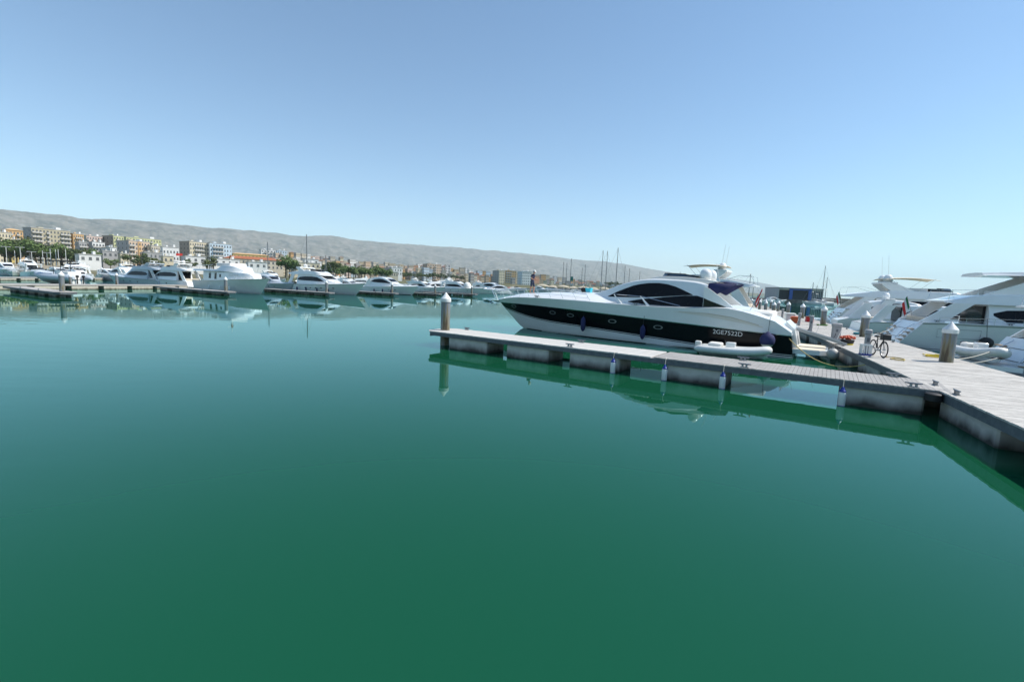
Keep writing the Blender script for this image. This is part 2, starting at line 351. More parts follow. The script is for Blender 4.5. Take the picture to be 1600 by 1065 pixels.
# ---- main pier
pier = thing('main_pier', 'wide floating pier with pale weathered boards, dark edge beam and concrete floats', 'pier', (A0.x, A0.y, 0), ang_of(Mdir))
PX0, PX1, PW, PZ = -13., 118., 3.98, .78
mb = MB(); x = PX0; i = 0
while x < PX1:
    wv = .145; dz = rnd.uniform(-.004, .004)
    mb.box(x, x+wv-.005, -PW+rnd.uniform(-.01, .01), rnd.uniform(-.01, .01), PZ-.045+dz, PZ+dz); x += wv
o = mb.build('deck_boards', DECKG, pier, ang=0); o['kind'] = 'stuff'
mb = MB(); mb.box(PX0, PX1, -.14, -.03, PZ-.28, PZ-.05); mb.box(PX0, PX1, -PW+.03, -PW+.14, PZ-.28, PZ-.05); mb.box(PX0, PX1, -PW+.14, -.14, PZ-.16, PZ-.06)
mb.build('edge_beam', FASC, pier, ang=0)
t = PX0+.6; fm = rbox(MB(), 0, 3.1, -PW+.25, -.16, -.6, PZ-.172, .05).mesh('float', CONC)
while t < PX1-3.2:
    put('float', fm, pier, (t, 0, 0)); t += 4.45
for tt, a in ((-1.2, .22), (.35, .25), (12.4, .22), (18., 3.9), (24, .25), (30, 3.9)):
    put('cleat', cleat_mesh(), pier, (tt*PS, -a*PS, PZ+.005))
mb = MB(); mb.lathe([(.17, 0), (.2, .02), (.2, .2), (.17, .22)], 14); o = mb.build('corner_roller', DARKR, pier); o.location = (-.9, .17, .5)
# piles through the pier
for k, tt in enumerate((8.1, 21.3, 35.7, 49.1, 62.6, 76.2, 89.8, 103.4, 116.8)):
    p = pier_pt(tt, 3.12)
    lab = 'grey steel mooring pile with white cone cap in a row along the wide pier'
    if k == 0: lab = 'thick streaked pile with white cone cap beside the yellow hose on the wide pier'
    if k == 1: lab = 'grey pile with white cone cap on the wide pier by the parked bicycle'
    pile(p[0], p[1], 2.47 if k == 0 else 2.53, lab, 'piles along the wide pier')
for k, tt in enumerate((55., 68, 81, 94, 108)):
    p = pier_pt(tt, .55); pile(p[0], p[1], 2.5, 'grey pile with white cone cap on the yacht side of the wide pier', 'piles on the yacht side of the pier')

# ---- near finger with pale slabs and grey boards
def finger_frame(t, L, W, z, floats, joint=None):
    mb = MB(); mb.box(.0, L-.5, -W+.01, -W+.10, z-.22, z-.05); mb.box(.0, L-.5, -.10, -.01, z-.22, z-.05); mb.box(0, L-.5, -W+.1, -.1, z-.2, z-.06)
    mb.prism([(L-.5, -W+.01), (L-.02, -W+.5), (L-.02, -.5), (L-.5, -.01)], z-.26, z-.06)
    mb.build('edge_beam', FASC, t, ang=0)
    for a, b in floats: rbox(MB(), a, b, -W+.55, -.12, -.6, z-.205, .05).build('float', CONC, t, ang=0)
FW, FL, FZ = 2.1, 19.8, .78
fg = thing('finger_pontoon', 'narrow finger pontoon beside the black hulled yacht, half pale slabs half grey boards', 'pontoon', (N0.x, N0.y, 0), ang_of(UF))
finger_frame(fg, FL, FW, FZ, [(a*PS, b*PS) for a, b in ((.3, 2.37), (5.77, 7.87), (9.78, 12.02), (13.07, 15.32), (16.48, 18.9))])
J = 8.45*PS; x = J+.02; sl_me = rbox(MB(), 0, .41, -FW, 0, FZ-.05, FZ, .008).mesh('deck_slab', SLABM, 0)
while x < FL-.95:
    put('deck_slab', sl_me, fg, (x, 0, rnd.uniform(-.004, .004)), 0); x += .42
mb = MB(); mb.prism([(x, -FW), (FL-.45, -FW), (FL, -FW+.45), (FL, -.45), (FL-.45, 0), (x, 0)], FZ-.05, FZ); mb.build('deck_end_slab', SLABM, fg, ang=0)
mb = MB(); x = -.35
while x < J-.16:
    dz = rnd.uniform(-.004, .004); mb.box(x, x+.108, -FW+rnd.uniform(-.006, .006), rnd.uniform(-.006, .006), FZ-.045+dz, FZ+dz); x += .116
o = mb.build('deck_boards', DECKD, fg, ang=0); o['kind'] = 'stuff'
for xx, yy in ((12.04, -.14), (12.4, -FW+.14), (5.19, -.14), (5.5, -FW+.14), (19.3, -FW+.14), (.6, -.14), (.9, -FW+.14)):
    put('cleat', cleat_mesh(), fg, (xx*PS, yy, FZ+.005))
p = fing_pt(19.95, -1.0); pile(p[0], p[1], 2.72, 'grey streaked pile with white cone cap at the tip of the finger pontoon')
# white fenders with blue tops hanging off the finger
fe = MB(); fe.lathe([(.02, .0), (.08, .01), (.1, .05), (.102, .40), (.09, .45)], 14)
ft = MB(); ft.lathe([(.093, .45), (.09, .49), (.055, .53), (.03, .60), (.012, .61)], 14)
fl_ = MB(); fl_.lathe([(.10, -.01), (.108, .02), (.1, .04)], 12)
fr_ = MB(); fr_.tube([(0, 0, .6), (0, -.05, .80), (0, -.16, .83)], .012, 5)
fms = (fe.mesh('fender_body', WHITEP), ft.mesh('fender_top', BLUE), fl_.mesh('fender_base', BLUE), fr_.mesh('fender_rope', ROPEW))
for xx, side in ((9.92, 'pale slabs end'), (7.86, 'grey boards begin'), (5.81, 'the long open gap'), (2.31, 'the wide pier')):
    p = fing_pt(xx, .14)
    t = thing('fender', 'white fender with blue top hanging off the finger where '+side if 'begin' in side or 'end' in side else 'white fender with blue top hanging off the finger next to '+side, 'fender', (p[0], p[1], -.03), ang_of(UF), 'white fenders on the finger pontoon')
    for nme, me in zip(('body', 'top', 'base', 'rope'), fms): put(nme, me, t)

# ---- left marina: pier, fingers
HL = Vector((.86, -.51)).normalized()           # heading of the boats moored over there
def finger_left(name, lab, tip, L, W, z, nfl, m_slab):
    t = thing(name, lab, 'pontoon', (tip.x-HL.x*L, tip.y-HL.y*L, 0), ang_of(HL), 'finger pontoons across the basin')
    fl = []; p_ = (L-.8)/nfl
    for k in range(nfl): fl.append((.3+k*p_, .3+k*p_+p_*.62))
    # near side is y<0 here: frame helper builds y in [-W,0]
    finger_frame(t, L, W, z, fl)
    mb = MB(); mb.prism([(0, -W), (L-.45, -W), (L, -W+.45), (L, -.45), (L-.45, 0), (0, 0)], z-.05, z); mb.build('deck', m_slab, t, ang=0)
    for xx in (L*.35, L*.7): put('cleat', cleat_mesh(), t, (xx, -W+.14, z+.005))
    return t
SL2 = mat('pale_far_deck', (.45, .42, .39), .85, var=.25, vscale=.9)
tips = {}
for key, px, py, L, lab in (('A', 124, 461, 17, 'finger pontoon in front of the grey and white inflatable'), ('B', 372, 459, 21, 'finger pontoon alongside the white trawler yacht'),
        ('C', 526, 460, 20, 'finger pontoon alongside the swept white flybridge yacht'), ('D', 626, 460.5, 18, 'finger pontoon alongside the dark windowed hardtop cruiser'),
        ('E', 692, 461, 16, 'short finger pontoon beyond the hardtop cruiser'), ('F', 748, 461.5, 18, 'finger pontoon alongside the low cabin cruiser with a covered bow')):
    q = at(px, py, .3); tips[key] = Vector((q.x, q.y)); finger_left('finger_pontoon', lab, tips[key], L, 2.0, .62, 5, SL2)
    r = tips[key]-HL*1.1
    pr = Vector((-HL.y, HL.x))*-1.0
    c = tips[key]-HL*1.6+Vector((HL.y, -HL.x))*.9
    pile(c.x, c.y, 2.75, {'A': 'pile with white cap on the pontoon before the inflatable', 'B': 'grey pile standing before the trawler hull', 'C': 'grey pile standing before the swept flybridge yacht'}.get(key, 'grey pile at the tip of a far finger pontoon'), 'piles at the finger tips across the basin')
# concrete beam pier the fingers spring from
ba = at(55, 452.5); bb = at(262, 451.5); bd = Vector((bb.x-ba.x, bb.y-ba.y)); BL = bd.length; bd.normalize()
bp = thing('beam_pier', 'pale concrete beam pier with dark square openings across the basin', 'pier', (ba.x-bd.x*30, ba.y-bd.y*30, 0), ang_of(bd))
TL = BL+140; mb = MB(); mb.box(0, TL, 0, 2.6, .55, .72); mb.build('deck', SL2, bp, ang=0)
t = 0
while t < TL-5: rbox(MB(), t, t+4.1, .06, 2.5, -.6, .55, .05).build('float', CONCL, bp, ang=0); t += 5.
for k, tt in enumerate((36., 43.5)):
    q = Vector((bp.location.x, bp.location.y))+bd*tt+Vector((-bd.y, bd.x))*1.3
    pile(q.x, q.y, 2.6 if k else 2.2, 'pale pile on the concrete beam pier'+(' by the grey hulled yacht' if k else ' next to the outboards'), r=.2)
# second pier farther left, behind
q0 = at(-120, 436, .3); q1 = at(175, 436, .3); d2 = Vector((q1.x-q0.x, q1.y-q0.y)); L2 = d2.length; d2.normalize()
bp2 = thing('beam_pier', 'far concrete pier behind the inflatable where small cruisers are moored', 'pier', (q0.x, q0.y, 0), ang_of(d2))
mb = MB(); mb.box(0, L2, 0, 2.4, .5, .68); mb.build('deck', SL2, bp2, ang=0); t = 0
while t < L2-6: rbox(MB(), t, t+4.6, .06, 2.3, -.6, .5, .05).build('float', CONCL, bp2, ang=0); t += 6.
# ================================================================== BOAT TOOLKIT
# boat frame: +x towards the bow, +y to port, z up; s runs aft from the stem at the waterline (x = -s)
class Hull:
    def __init__(h, L, B, over, sheer, flare=.22, tmw=.62, tmd=.45, stern=.93, rake=0., pb=2.1):
        h.L = L; h.B = B; h.over = over; h.sheer = sheer; h.flare = flare; h.tmw = tmw; h.tmd = tmd; h.stern = stern; h.rake = rake; h.pb = pb
        h.zs = max(z for _, z in sheer)
    def ends(h, z):
        k = z/h.zs
        s0 = -h.over*(max(k, 0)**.92) if z >= 0 else -z*2.2
        return s0, h.L - h.rake*max(z, 0)
    def y(h, s, z):
        s0, s1 = h.ends(z); t = min(max((s-s0)/(s1-s0), 0), 1); k = min(max(z/h.zs, 0), 1)
        tm = lerp(h.tmw, h.tmd, k)
        g = (1-(1-min(t/tm, 1))**h.pb)**.92
        if t > tm: g *= 1-(1-h.stern)*((t-tm)/(1-tm))**2
        b = h.B/2*(1-h.flare*(1-k)*(1-.35*t))
        if z < 0: b *= max(.2, 1+z*.55)
        return b*g
    def zsh(h, s): return smooth(h.sheer, s)
    def strip(h, zlo, zhi, nt=36, nz=4, off=0., transom=True, t0=0., t1=1., sides=(1, -1)):
        mb = MB(); cols = {}
        for sd in sides:
            G = []
            for i in range(nt+1):
                t = lerp(t0, t1, (i/nt)**1.35 if t0 == 0 else i/nt); row = []
                for j in range(nz+1):
                    z = 1.; s = 0.
                    for _ in range(5):
                        s0, s1 = h.ends(z); s = lerp(s0, s1, t); z = lerp(zlo(s), zhi(s), j/nz)
                    yy = h.y(s, z); yy = yy+off if (yy > 1e-6 or off > 0) else 0
                    row.append((-s, sd*yy, z))
                G.append(row)
            mb.grid(G); cols[sd] = G[-1]
        if transom and len(sides) == 2:
            mb.grid([cols[1], cols[-1]])
        return mb
    def deck(h, crown, nt=36, nw=8, drop=0.0, t0=0., t1=1.):
        mb = MB(); G = []
        for i in range(nt+1):
            t = lerp(t0, t1, (i/nt)**1.35 if t0 == 0 else i/nt); z = 1.; s = 0
            for _ in range(5): s0, s1 = h.ends(z); s = lerp(s0, s1, t); z = h.zsh(s)
            yb = h.y(s, z); c = crown(s) if callable(crown) else crown
            row = []
            for j in range(nw+1):
                q = -1+2*j/nw; row.append((-s, yb*q, z-drop+c*(1-abs(q)**2.2)))
            G.append(row)
        return mb.grid(G)
    def patch(h, strip, off=.012, side=1):       # strip = [(s, zlow, zhigh)] following the hull side, with a rim
        mb = MB(); G = [[(-s, side*(h.y(s, z)+off), z) for z in (a, lerp(a, b, .5), b)] for s, a, b in strip]; mb.grid(G)
        I = [[(-s, side*(h.y(s, z)-.03), z) for z in (a, b)] for s, a, b in strip]
        for k in (0, 1): mb.grid([[g[0 if k == 0 else 2] for g in G], [q[k] for q in I]])
        return mb
    def oval(h, s, z, a, b, off, side=1, n=16, r0=0.):
        mb = MB(); ring = [(s+a*math.cos(2*math.pi*k/n), z+b*math.sin(2*math.pi*k/n)) for k in range(n)]
        O = [(-p, side*(h.y(p, q)+off), q) for p, q in ring]
        if r0 > 0:
            I = [(-(s+(p-s)*r0), side*(h.y(s+(p-s)*r0, z+(q-z)*r0)+off), z+(q-z)*r0) for p, q in ring]; mb.grid([O, I], closed=True)
        else: mb.add(O, [tuple(range(n))])
        W = [(-p, side*(h.y(p, q)-.02), q) for p, q in ring]; mb.grid([O, W], closed=True)
        return mb
class Block:
    """lofted superstructure: stations (s, zbottom, ztop, half width bottom, half width top)"""
    def __init__(b, st, r=.12, crown=.05, n=None): b.st = st; b.r = r; b.crown = crown; b.n = n or max(14, 4*len(st))
    def g(b, i, s): return smooth([(q[0], q[i]) for q in b.st], s)
    def lat(b, s, z):
        zb, zt, wb, wt = (b.g(i, s) for i in (1, 2, 3, 4)); h = max(zt-b.r-zb, .01); return lerp(wb, wt, min(max((z-zb)/h, 0), 1))
    def section(b, s):
        zb, zt, wb, wt = (b.g(i, s) for i in (1, 2, 3, 4)); r = min(b.r, (zt-zb)*.5, wt*.6)
        P = [(wb, zb), (lerp(wb, wt, .5), lerp(zb, zt-r, .5)), (wt, zt-r)]
        for k in (1, 2, 3): a = math.pi/2*k/3; P.append((wt-r+r*math.cos(a), zt-r+r*math.sin(a)))
        P += [((wt-r)*.5, zt+b.crown*.75)]
        full = [(-s, y, z) for y, z in P]+[(-s, 0, zt+b.crown)]+[(-s, -y, z) for y, z in reversed(P)]
        return full
    def build(b, name, m, parent, ang=40):
        S = [lerp(b.st[0][0], b.st[-1][0], i/b.n) for i in range(b.n+1)]
        S = sorted(set([round(x, 4) for x in S]+[round(q[0], 4) for q in b.st])); G = [b.section(s) for s in S]
        mb = MB(); mb.grid(G)
        for row, rev in ((G[0], 0), (G[-1], 1)):
            k = len(row); mb.add(row, [tuple(range(k)) if rev else tuple(range(k-1, -1, -1))])
        mb.grid([[r[0] for r in G], [r[-1] for r in G]])
        return mb.build(name, m, parent, ang)
    def window(b, strip, name, m, parent, off=.014, side=1):
        mb = MB(); S = []
        for (s0, a0, c0), (s1, a1, c1) in zip(strip, strip[1:]):
            for k in range(4): t = k/4; S.append((lerp(s0, s1, t), lerp(a0, a1, t), lerp(c0, c1, t)))
        S.append(strip[-1])
        G = [[(-s, side*(b.lat(s, z)+off), z) for z in (a, lerp(a, c, .5), c)] for s, a, c in S]; mb.grid(G)
        for k, z_ in ((0, 1), (2, 2)): mb.grid([[g[k] for g in G], [(g[k][0], g[k][1]-side*.05, g[k][2]) for g in G]])
        for g in (G[0], G[-1]): mb.grid([g, [(p[0], p[1]-side*.05, p[2]) for p in g]])
        return mb.build(name, m, parent, 30)
    def top(b, s0, s1, f0, f1, name, m, parent, off=.015, n=10):
        mb = MB(); G = []
        for i in range(n+1):
            s = lerp(s0, s1, i/n); zt, wt = b.g(2, s), b.g(4, s); ww = wt-b.r
            G.append([(-s, ww*lerp(f0, f1, j/8), zt+b.crown*(1-abs(lerp(f0, f1, j/8))*.9)+off) for j in range(9)])
        mb.grid(G); D = [[(x, y, z-.05) for x, y, z in r] for r in G]
        mb.grid([G[0], D[0]]); mb.grid([G[-1], D[-1]]); mb.grid([[r[0] for r in G], [r[0] for r in D]]); mb.grid([[r[-1] for r in G], [r[-1] for r in D]])
        return mb.build(name, m, parent, 30)
def dome(parent, s, y, z, r, name='satellite_dome', m=None):
    mb = MB(); mb.lathe([(r*.75, 0), (r*.92, .12*r), (r, .55*r), (r, .95*r), (r*.93, 1.3*r), (r*.7, 1.65*r), (r*.38, 1.85*r), (.01, 1.92*r)], 18); o = mb.build(name, m or GEL, parent, 60); o.location = (-s, y, z); return o
def rails(h, parent, s0, s1, hgt=.6, n=8, lean=.15, inset=.12, sides=(1, -1), name='guard_rail', r=.018):
    for sd in sides:
        mb = MB(); top = []
        for i in range(n+1):
            s = lerp(s0, s1, i/n); z = h.zsh(s); y = max(h.y(s, z)-inset, .02); b = Vector((-s, sd*y, z)); t = Vector((-s+lean, sd*(y+.03), z+hgt*(1-.25*(i/n)**3)))
            mb.tube([b, t], r*.8, 5); top.append(t)
        mb.tube(top, r, 5); mb.tube([lerp(Vector((p.x-lean*.5, p.y, 0)), Vector((p.x-lean*.5, p.y, 0)), 0)+Vector((0, 0, p.z-hgt*.45)) for p in top], r*.6, 4)
        mb.build(name, STEEL, parent, 40)
def flag(parent, s, y, z, hgt, kind, lean=-.35, size=.8, name='flag'):
    base = Vector((-s, y, z)); top = base+Vector((lean*hgt, 0, hgt))
    MB().tube([base, top], .018, 6).build('flag_pole', STEEL, parent)
    cols = {'it': (GREENF, WHITEF, RED), 'red': (RED,)}[kind]
    nb = len(cols)
    for k in range(nb):
        mb = MB(); G = []
        for i in range(5):
            u = (k+i/4)/nb; row = []
            for j in range(7):
                v = j/6; dr = u*size
                p = top.lerp(base, v*size*.95/hgt)+Vector((-dr*.28, .10*math.sin(u*7+v*2)*u, -dr*.95*(.75+.25*v)))
                row.append((p.x, p.y, p.z))
            G.append(row)
        mb.grid(G); D = [[(x, y_+.012, z_) for x, y_, z_ in r] for r in G]; mb.grid(D); o = mb.build(name, cols[k], parent, 60)
def boat_root(name, label, cat, bow, heading, group=None):
    return thing(name, label, cat, (bow[0], bow[1], 0), ang_of(heading), group)
def text_on_hull(h, parent, txt, s0, z0, height, m, side, name, tracking=1.0, off=.016):
    cu = bpy.data.curves.new('t', 'FONT'); cu.body = txt; cu.size = 1.0; cu.space_character = tracking; ob = bpy.data.objects.new('t', cu); col.objects.link(ob)
    dg = bpy.context.evaluated_depsgraph_get(); me = bpy.data.meshes.new_from_object(ob.evaluated_get(dg)); bpy.data.objects.remove(ob)
    k = height/.73
    for v in me.vertices:
        a, b = v.co.x*k, v.co.y*k
        s = s0+a if side > 0 else s0-a
        z = z0+b-.03*a; v.co = (-s, side*(h.y(s, z)+off), z)
    me.materials.append(m); o = bpy.data.objects.new(name, me); col.objects.link(o); o.parent = parent; return o
# ================================================================== THE BLACK-HULLED YACHT
YB = (0.8, 36.35); YH = Vector((-.833, .553))
yt = boat_root('motor_yacht', 'sleek motor yacht with black hull band and dark arched windows beside the finger pontoon', 'yacht', YB, YH)
SH = [(-2.83, 1.93), (-1.6, 2.16), (-.2, 2.32), (1., 2.38), (3.4, 2.42), (5.9, 2.39), (10.1, 2.30), (12.8, 2.34), (14.9, 2.43), (15.9, 2.22), (17.3, 1.82), (18.0, 1.30)]
H = Hull(18.1, 5.15, 2.83, SH, flare=.17, stern=.93, rake=.12)
BT = [(-2.85, 1.86), (1.2, 1.86), (3.5, 1.82), (6.1, 1.74), (10.2, 1.54), (12.2, 1.44), (15.6, 1.28), (18., 1.18)]
BB = [(-2.6, 1.52), (-1.3, 1.33), (.86, .98), (2.9, .78), (5.8, .66), (10., .43), (13.5, .22), (15.7, .13), (18.1, .10)]
bt = lambda s: smooth(BT, s); bb = lambda s: smooth(BB, s); shf = lambda s: smooth(SH, s)
H.strip(lambda s: -.5, lambda s: bb(s)-.001, nz=5).build('lower_hull', GEL, yt, 30)
H.strip(bb, bt, nz=5, off=.0).build('hull_band', BLACKH, yt, 30)
H.strip(bt, lambda s: max(shf(s), bt(s)+.02), nz=4).build('topsides', GEL, yt, 30)
H.strip(lambda s: bt(s)-.02, lambda s: bt(s)+.02, nz=1, off=.02, transom=False).build('rubbing_strake', STEEL, yt, 30)
H.strip(lambda s: bb(s)+.05, lambda s: bb(s)+.085, nz=1, off=.008, transom=False).build('pinstripe', WHITEP, yt, 30)
H.strip(lambda s: -.2, lambda s: .05, nz=1, off=.006, transom=False, t0=.03).build('waterline_stripe', ANTIF, yt, 30)
CR = [(-2.9, .04), (-1, .2), (.5, .32), (3., .42), (6., .56), (7.5, .45), (9, .25), (14, .15), (16, .2), (18, .1)]
H.deck(lambda s: smooth(CR, s), nw=14).build('deck', GEL, yt, 40)
# cabin
A = Block([(5.9, 2.35, 2.86, 1.55, .9), (6.6, 2.35, 3.0, 1.75, 1.15), (7.4, 2.33, 3.25, 1.92, 1.40), (8.2, 2.3, 3.55, 2.0, 1.56), (9.2, 2.3, 3.82, 2.05, 1.66), (10.2, 2.3, 3.94, 2.06, 1.70), (11.6, 2.3, 3.94, 2.06, 1.70), (12.8, 2.3, 3.86, 2.06, 1.68), (13.5, 2.32, 3.72, 2.05, 1.65)], r=.15, crown=.07, n=40)
cab = A.build('cabin', GEL, yt)
for sd in (1, -1):
    A.window([(7.45, 2.74, 2.77), (8.1, 2.75, 3.10), (8.64, 2.76, 3.32), (9.1, 2.78, 3.50), (9.56, 2.80, 3.61), (10.1, 2.83, 3.69), (10.72, 2.88, 3.71), (11.2, 2.92, 3.66), (11.73, 2.98, 3.53), (12.2, 3.03, 3.34), (12.75, 3.07, 3.10)], 'saloon_window', GLASS, cab, side=sd)
    A.window([(8.95, 2.48, 2.52), (9.5, 2.42, 2.64), (10.1, 2.39, 2.74), (11.2, 2.37, 2.89), (12.3, 2.36, 3.02), (13.0, 2.38, 3.05), (13.5, 2.39, 2.90)], 'lower_side_window', GLASS, cab, off=.02, side=sd)
    # aft wing: thin raked fin with dark panel
    mb = MB(); wing = [(-13.4, 2.3), (-13.4, 3.62), (-13.7, 3.45), (-14.3, 3.02), (-15.05, 2.44), (-15.05, 2.3)]
    mb.side(wing, sd*1.83, sd*2.03); w_ = mb.build('aft_wing', GEL, yt, 20)
    MB().side([(-13.42, 2.40), (-13.42, 2.93), (-13.8, 2.78), (-14.85, 2.42)], sd*2.03, sd*2.047).build('wing_glass', GLASS, w_, 20)
A.top(6.75, 8.75, -.96, .96, 'windscreen', GLASSB, cab)
for f in (-.34, .34):
    pts = [(-s, (A.g(4, s)-A.r)*f, A.g(2, s)+A.crown*(1-abs(f)*.9)+.02) for s in (6.75, 7.4, 8.1, 8.75)]
    MB().tube(pts, .03, 6).build('windscreen_mullion', GEL, cab)
# sport flybridge on the roof
Bk = Block([(9.9, 3.9, 4.02, 1.0, .7), (10.5, 3.92, 4.13, 1.25, 1.1), (11.5, 3.9, 4.14, 1.35, 1.25), (12.6, 3.82, 4.1, 1.42, 1.3), (13.9, 3.74, 3.92, 1.45, 1.35)], r=.06, crown=0.)
fco = Bk.build('flybridge_coaming', GEL2, yt)
mb = MB(); arc = [(10.35, .0), (10.5, .55), (10.9, .95), (11.8, 1.14), (12.7, 1.18)]
G = []
for s, y in [(s, -y) for s, y in reversed(arc)]+arc[1:]: hgt = interp([(10.3, .26), (11.8, .2), (12.7, .04)], s); G.append([(-s, y, 4.1), (-s-.18, y*.96, 4.1+hgt)])
mb.grid(G); mb.grid([[(x-.012, y*.99, z) for x, y, z in g] for g in G]); mb.build('flybridge_windscreen', GLASSB, fco, 60)
mb = MB(); mb.tube([g[1] for g in G], .028, 6); mb.tube([g[0] for g in G], .024, 6)
for g in G[::2]: mb.tube(g, .02, 5)
mb.build('windscreen_frame', DARKR, fco)
for sd in (1, -1):
    MB().lathe([(.42, 0), (.38, .10), (.30, .14)], 16, (-13.15, .75*sd, 3.88)).build('dome_base', GEL, yt)
    dome(yt, 13.15, .75*sd, 4.0, .345)
mb = MB(); mb.box(-12.9, -11.6, -1.0, 1.0, 3.95, 4.22); mb.build('flybridge_seat', BEIGE, fco)
# folded blue sun canopy over the cockpit
mb = MB()
C1, C2, C3, C4 = (-13.3, 3.42), (-13.55, 3.80), (-15.0, 3.80), (-13.95, 3.12)
for sd in (1, -1): mb.add([(C1[0], 1.62*sd, C1[1]), (C2[0], 1.5*sd, C2[1]), (C3[0], 1.35*sd, C3[1]), (-14.4, 1.55*sd, 3.42), (C4[0], 1.72*sd, C4[1])], [(0, 1, 2, 3, 4)])
mb.grid([[(C2[0], y, C2[1]+.1*(1-(y/1.5)**2)) for y in (-1.5, -.9, -.3, .3, .9, 1.5)], [(-14.3, y*.95, 3.88+.08*(1-(y/1.5)**2)) for y in (-1.5, -.9, -.3, .3, .9, 1.5)], [(C3[0], y*.9, C3[1]+.06*(1-(y/1.5)**2)) for y in (-1.5, -.9, -.3, .3, .9, 1.5)]])
cn = mb.build('sun_canopy', NAVY, yt, 30)
so = cn.modifiers.new('thickness', 'SOLIDIFY'); so.thickness = .015
# cockpit seats and sun pad
rbox(MB(), -16.9, -15.3, -1.5, 1.5, 2.0, 2.36, .1).build('sun_pad', CANVAS, yt)
# aft side scoop, moulded swoosh: ivory and beige strips paint in its reflected sun
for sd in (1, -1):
    mb = H.patch([(11.9, 2.06, 2.08), (12.8, 1.99, 2.07), (13.8, 1.90, 2.06), (14.6, 1.80, 1.97), (15.6, 1.66, 1.80), (16.6, 1.50, 1.56)], .006, sd); mb.build('scoop_sun_sheen', GEL2, yt, 30)
    H.patch([(12.2, 2.09, 2.11), (13.8, 2.07, 2.10), (15.0, 1.93, 1.97), (16.4, 1.62, 1.645)], .02, sd).build('scoop_sun_trim', BEIGE, yt, 30)
    for s, z in ((-.35, 1.66), (3.6, 1.46), (5.1, 1.38), (8.15, 1.22), (11.05, 1.08)):
        pf = H.oval(s, z, .28, .125, .022, sd, 18, .72).build('porthole', PORTM, yt)
        H.oval(s, z, .21, .09, .012, sd, 16).build('porthole_glass', GLASS, pf)
# bow gear
mb = MB(); mb.box(2.3, 3.05, -.09, .09, 1.98, 2.04); mb.tube([(3.0, 0, 2.0), (3.2, 0, 1.86), (3.05, 0, 1.72)], .05, 6); mb.tube([(3.0, -.2, 1.75), (3.12, 0, 1.70), (3.0, .2, 1.75)], .04, 6); mb.build('anchor', STEEL, yt)
rails(H, yt, -2.45, 6.6, .62, 9, .32, .16)
mb = MB(); mb.tube([(2.3, .55, 2.15), (2.75, .4, 2.75), (2.8, 0, 2.82), (2.75, -.4, 2.75), (2.3, -.55, 2.15)], .02, 6); mb.build('bow_pulpit', STEEL, yt)
for sd in (1, -1):
    for s, z0, z1 in ((8.25, 2.33, 2.92), (9.95, 2.31, 2.88)):
        MB().tube([(-s-.42, sd*2.36, z0), (-s-.3, sd*2.33, z0+.1), (-s+.18, sd*2.22, z1)], [.085, .075, .02], 8).build('rail_stay', GEL, yt)
    MB().tube([(-8.1, sd*2.2, 2.92), (-9.9, sd*2.2, 2.86), (-12.2, sd*2.28, 2.42)], .018, 5).build('side_handrail', STEEL, yt)
for s in (2.3, 9.6): put('cleat', cleat_mesh(), yt, (-s, H.y(s, 2.35)-.1, H.zsh(s)+.02), 0)
rbox(MB(), -4.4, -2.6, -.62, .62, 2.6, 2.86, .06).build('foredeck_sunpad', CANVAS, yt)
# transom, platform, registration
P = [(-18.0, -1.95), (-18.0, 1.95), (-19.25, 1.8), (-19.6, 1.45), (-19.6, -1.45), (-19.25, -1.8)]
MB().prism(P, .26, .50).build('swim_platform', GEL, yt, 20)
MB().prism([(-18.05, -1.8), (-18.05, 1.8), (-19.2, 1.66), (-19.48, 1.35), (-19.48, -1.35), (-19.2, -1.66)], .503, .515).build('platform_teak', CREAMC, yt, 20)
mb = MB(); mb.side([(-17.6, .5), (-17.6, 1.9), (-18.02, 1.5), (-18.25, .5)], -1.5, 1.5); mb.build('transom_garage', GEL, yt, 20)
text_on_hull(H, yt, '2GE7522D', 14.12, .99, .25, WHITEP, 1, 'registration_lettering')
for k in range(2): MB().tube([(-13.9-k*.5, .3-k*.6, 3.85), (-13.6-k*.5, .3-k*.6, 5.0-k*.4)], .012, 5).build('whip_antenna', WHITEP, yt)
# things belonging around it
def yw(s, l, z=0): p = Vector(YB)-YH*s+Vector((-YH.y, YH.x))*l; return (p.x, p.y, z)
def fend_cyl(s, zb, zt, lab):
    l = H.y(s, 1.0)+.2; t = thing('fender', lab, 'fender', yw(s, l, zb), ang_of(YH), 'navy fenders on the black hull')
    h_ = zt-zb; MB().lathe([(.02, 0), (.09, .06), (.15, .2), (.16, h_-.25), (.12, h_-.08), (.04, h_), (.03, h_+.06)], 14).build('body', NAVY, t)
    MB().tube([(0, 0, h_), (0, -.12, 1.75-zb), (0, -.34, 2.42-zb), (0, -.4, 2.75-zb)], .011, 5).build('rope', DARKR, t)
fend_cyl(6.15, .40, 1.34, 'navy covered fender hanging on the black hull closer to the bow')
fend_cyl(10.2, .28, 1.12, 'navy covered fender hanging on the black hull below the cabin windows')
t = thing('ball_fender', 'round navy ball fender with pale bottom on the black stern quarter', 'fender', yw(16.9, H.y(16.9, .9)+.40, .5), 0)
MB().lathe([(.3, .17), (.34, .22), (.37, .34), (.36, .5), (.28, .66), (.12, .76), (.06, .84)], 18).build('cover', NAVY, t, 60); MB().lathe([(.01, 0), (.12, .02), (.22, .075), (.298, .168)], 18).build('bottom', WHITEP, t, 60)
q = Vector(yw(16.9, H.y(16.9, 1.8)-.02, 0))-Vector(yw(16.9, H.y(16.9, .9)+.40, 0)); MB().tube([(0, 0, .82), (q.x, q.y, 1.6)], .012, 5).build('rope', DARKR, t)
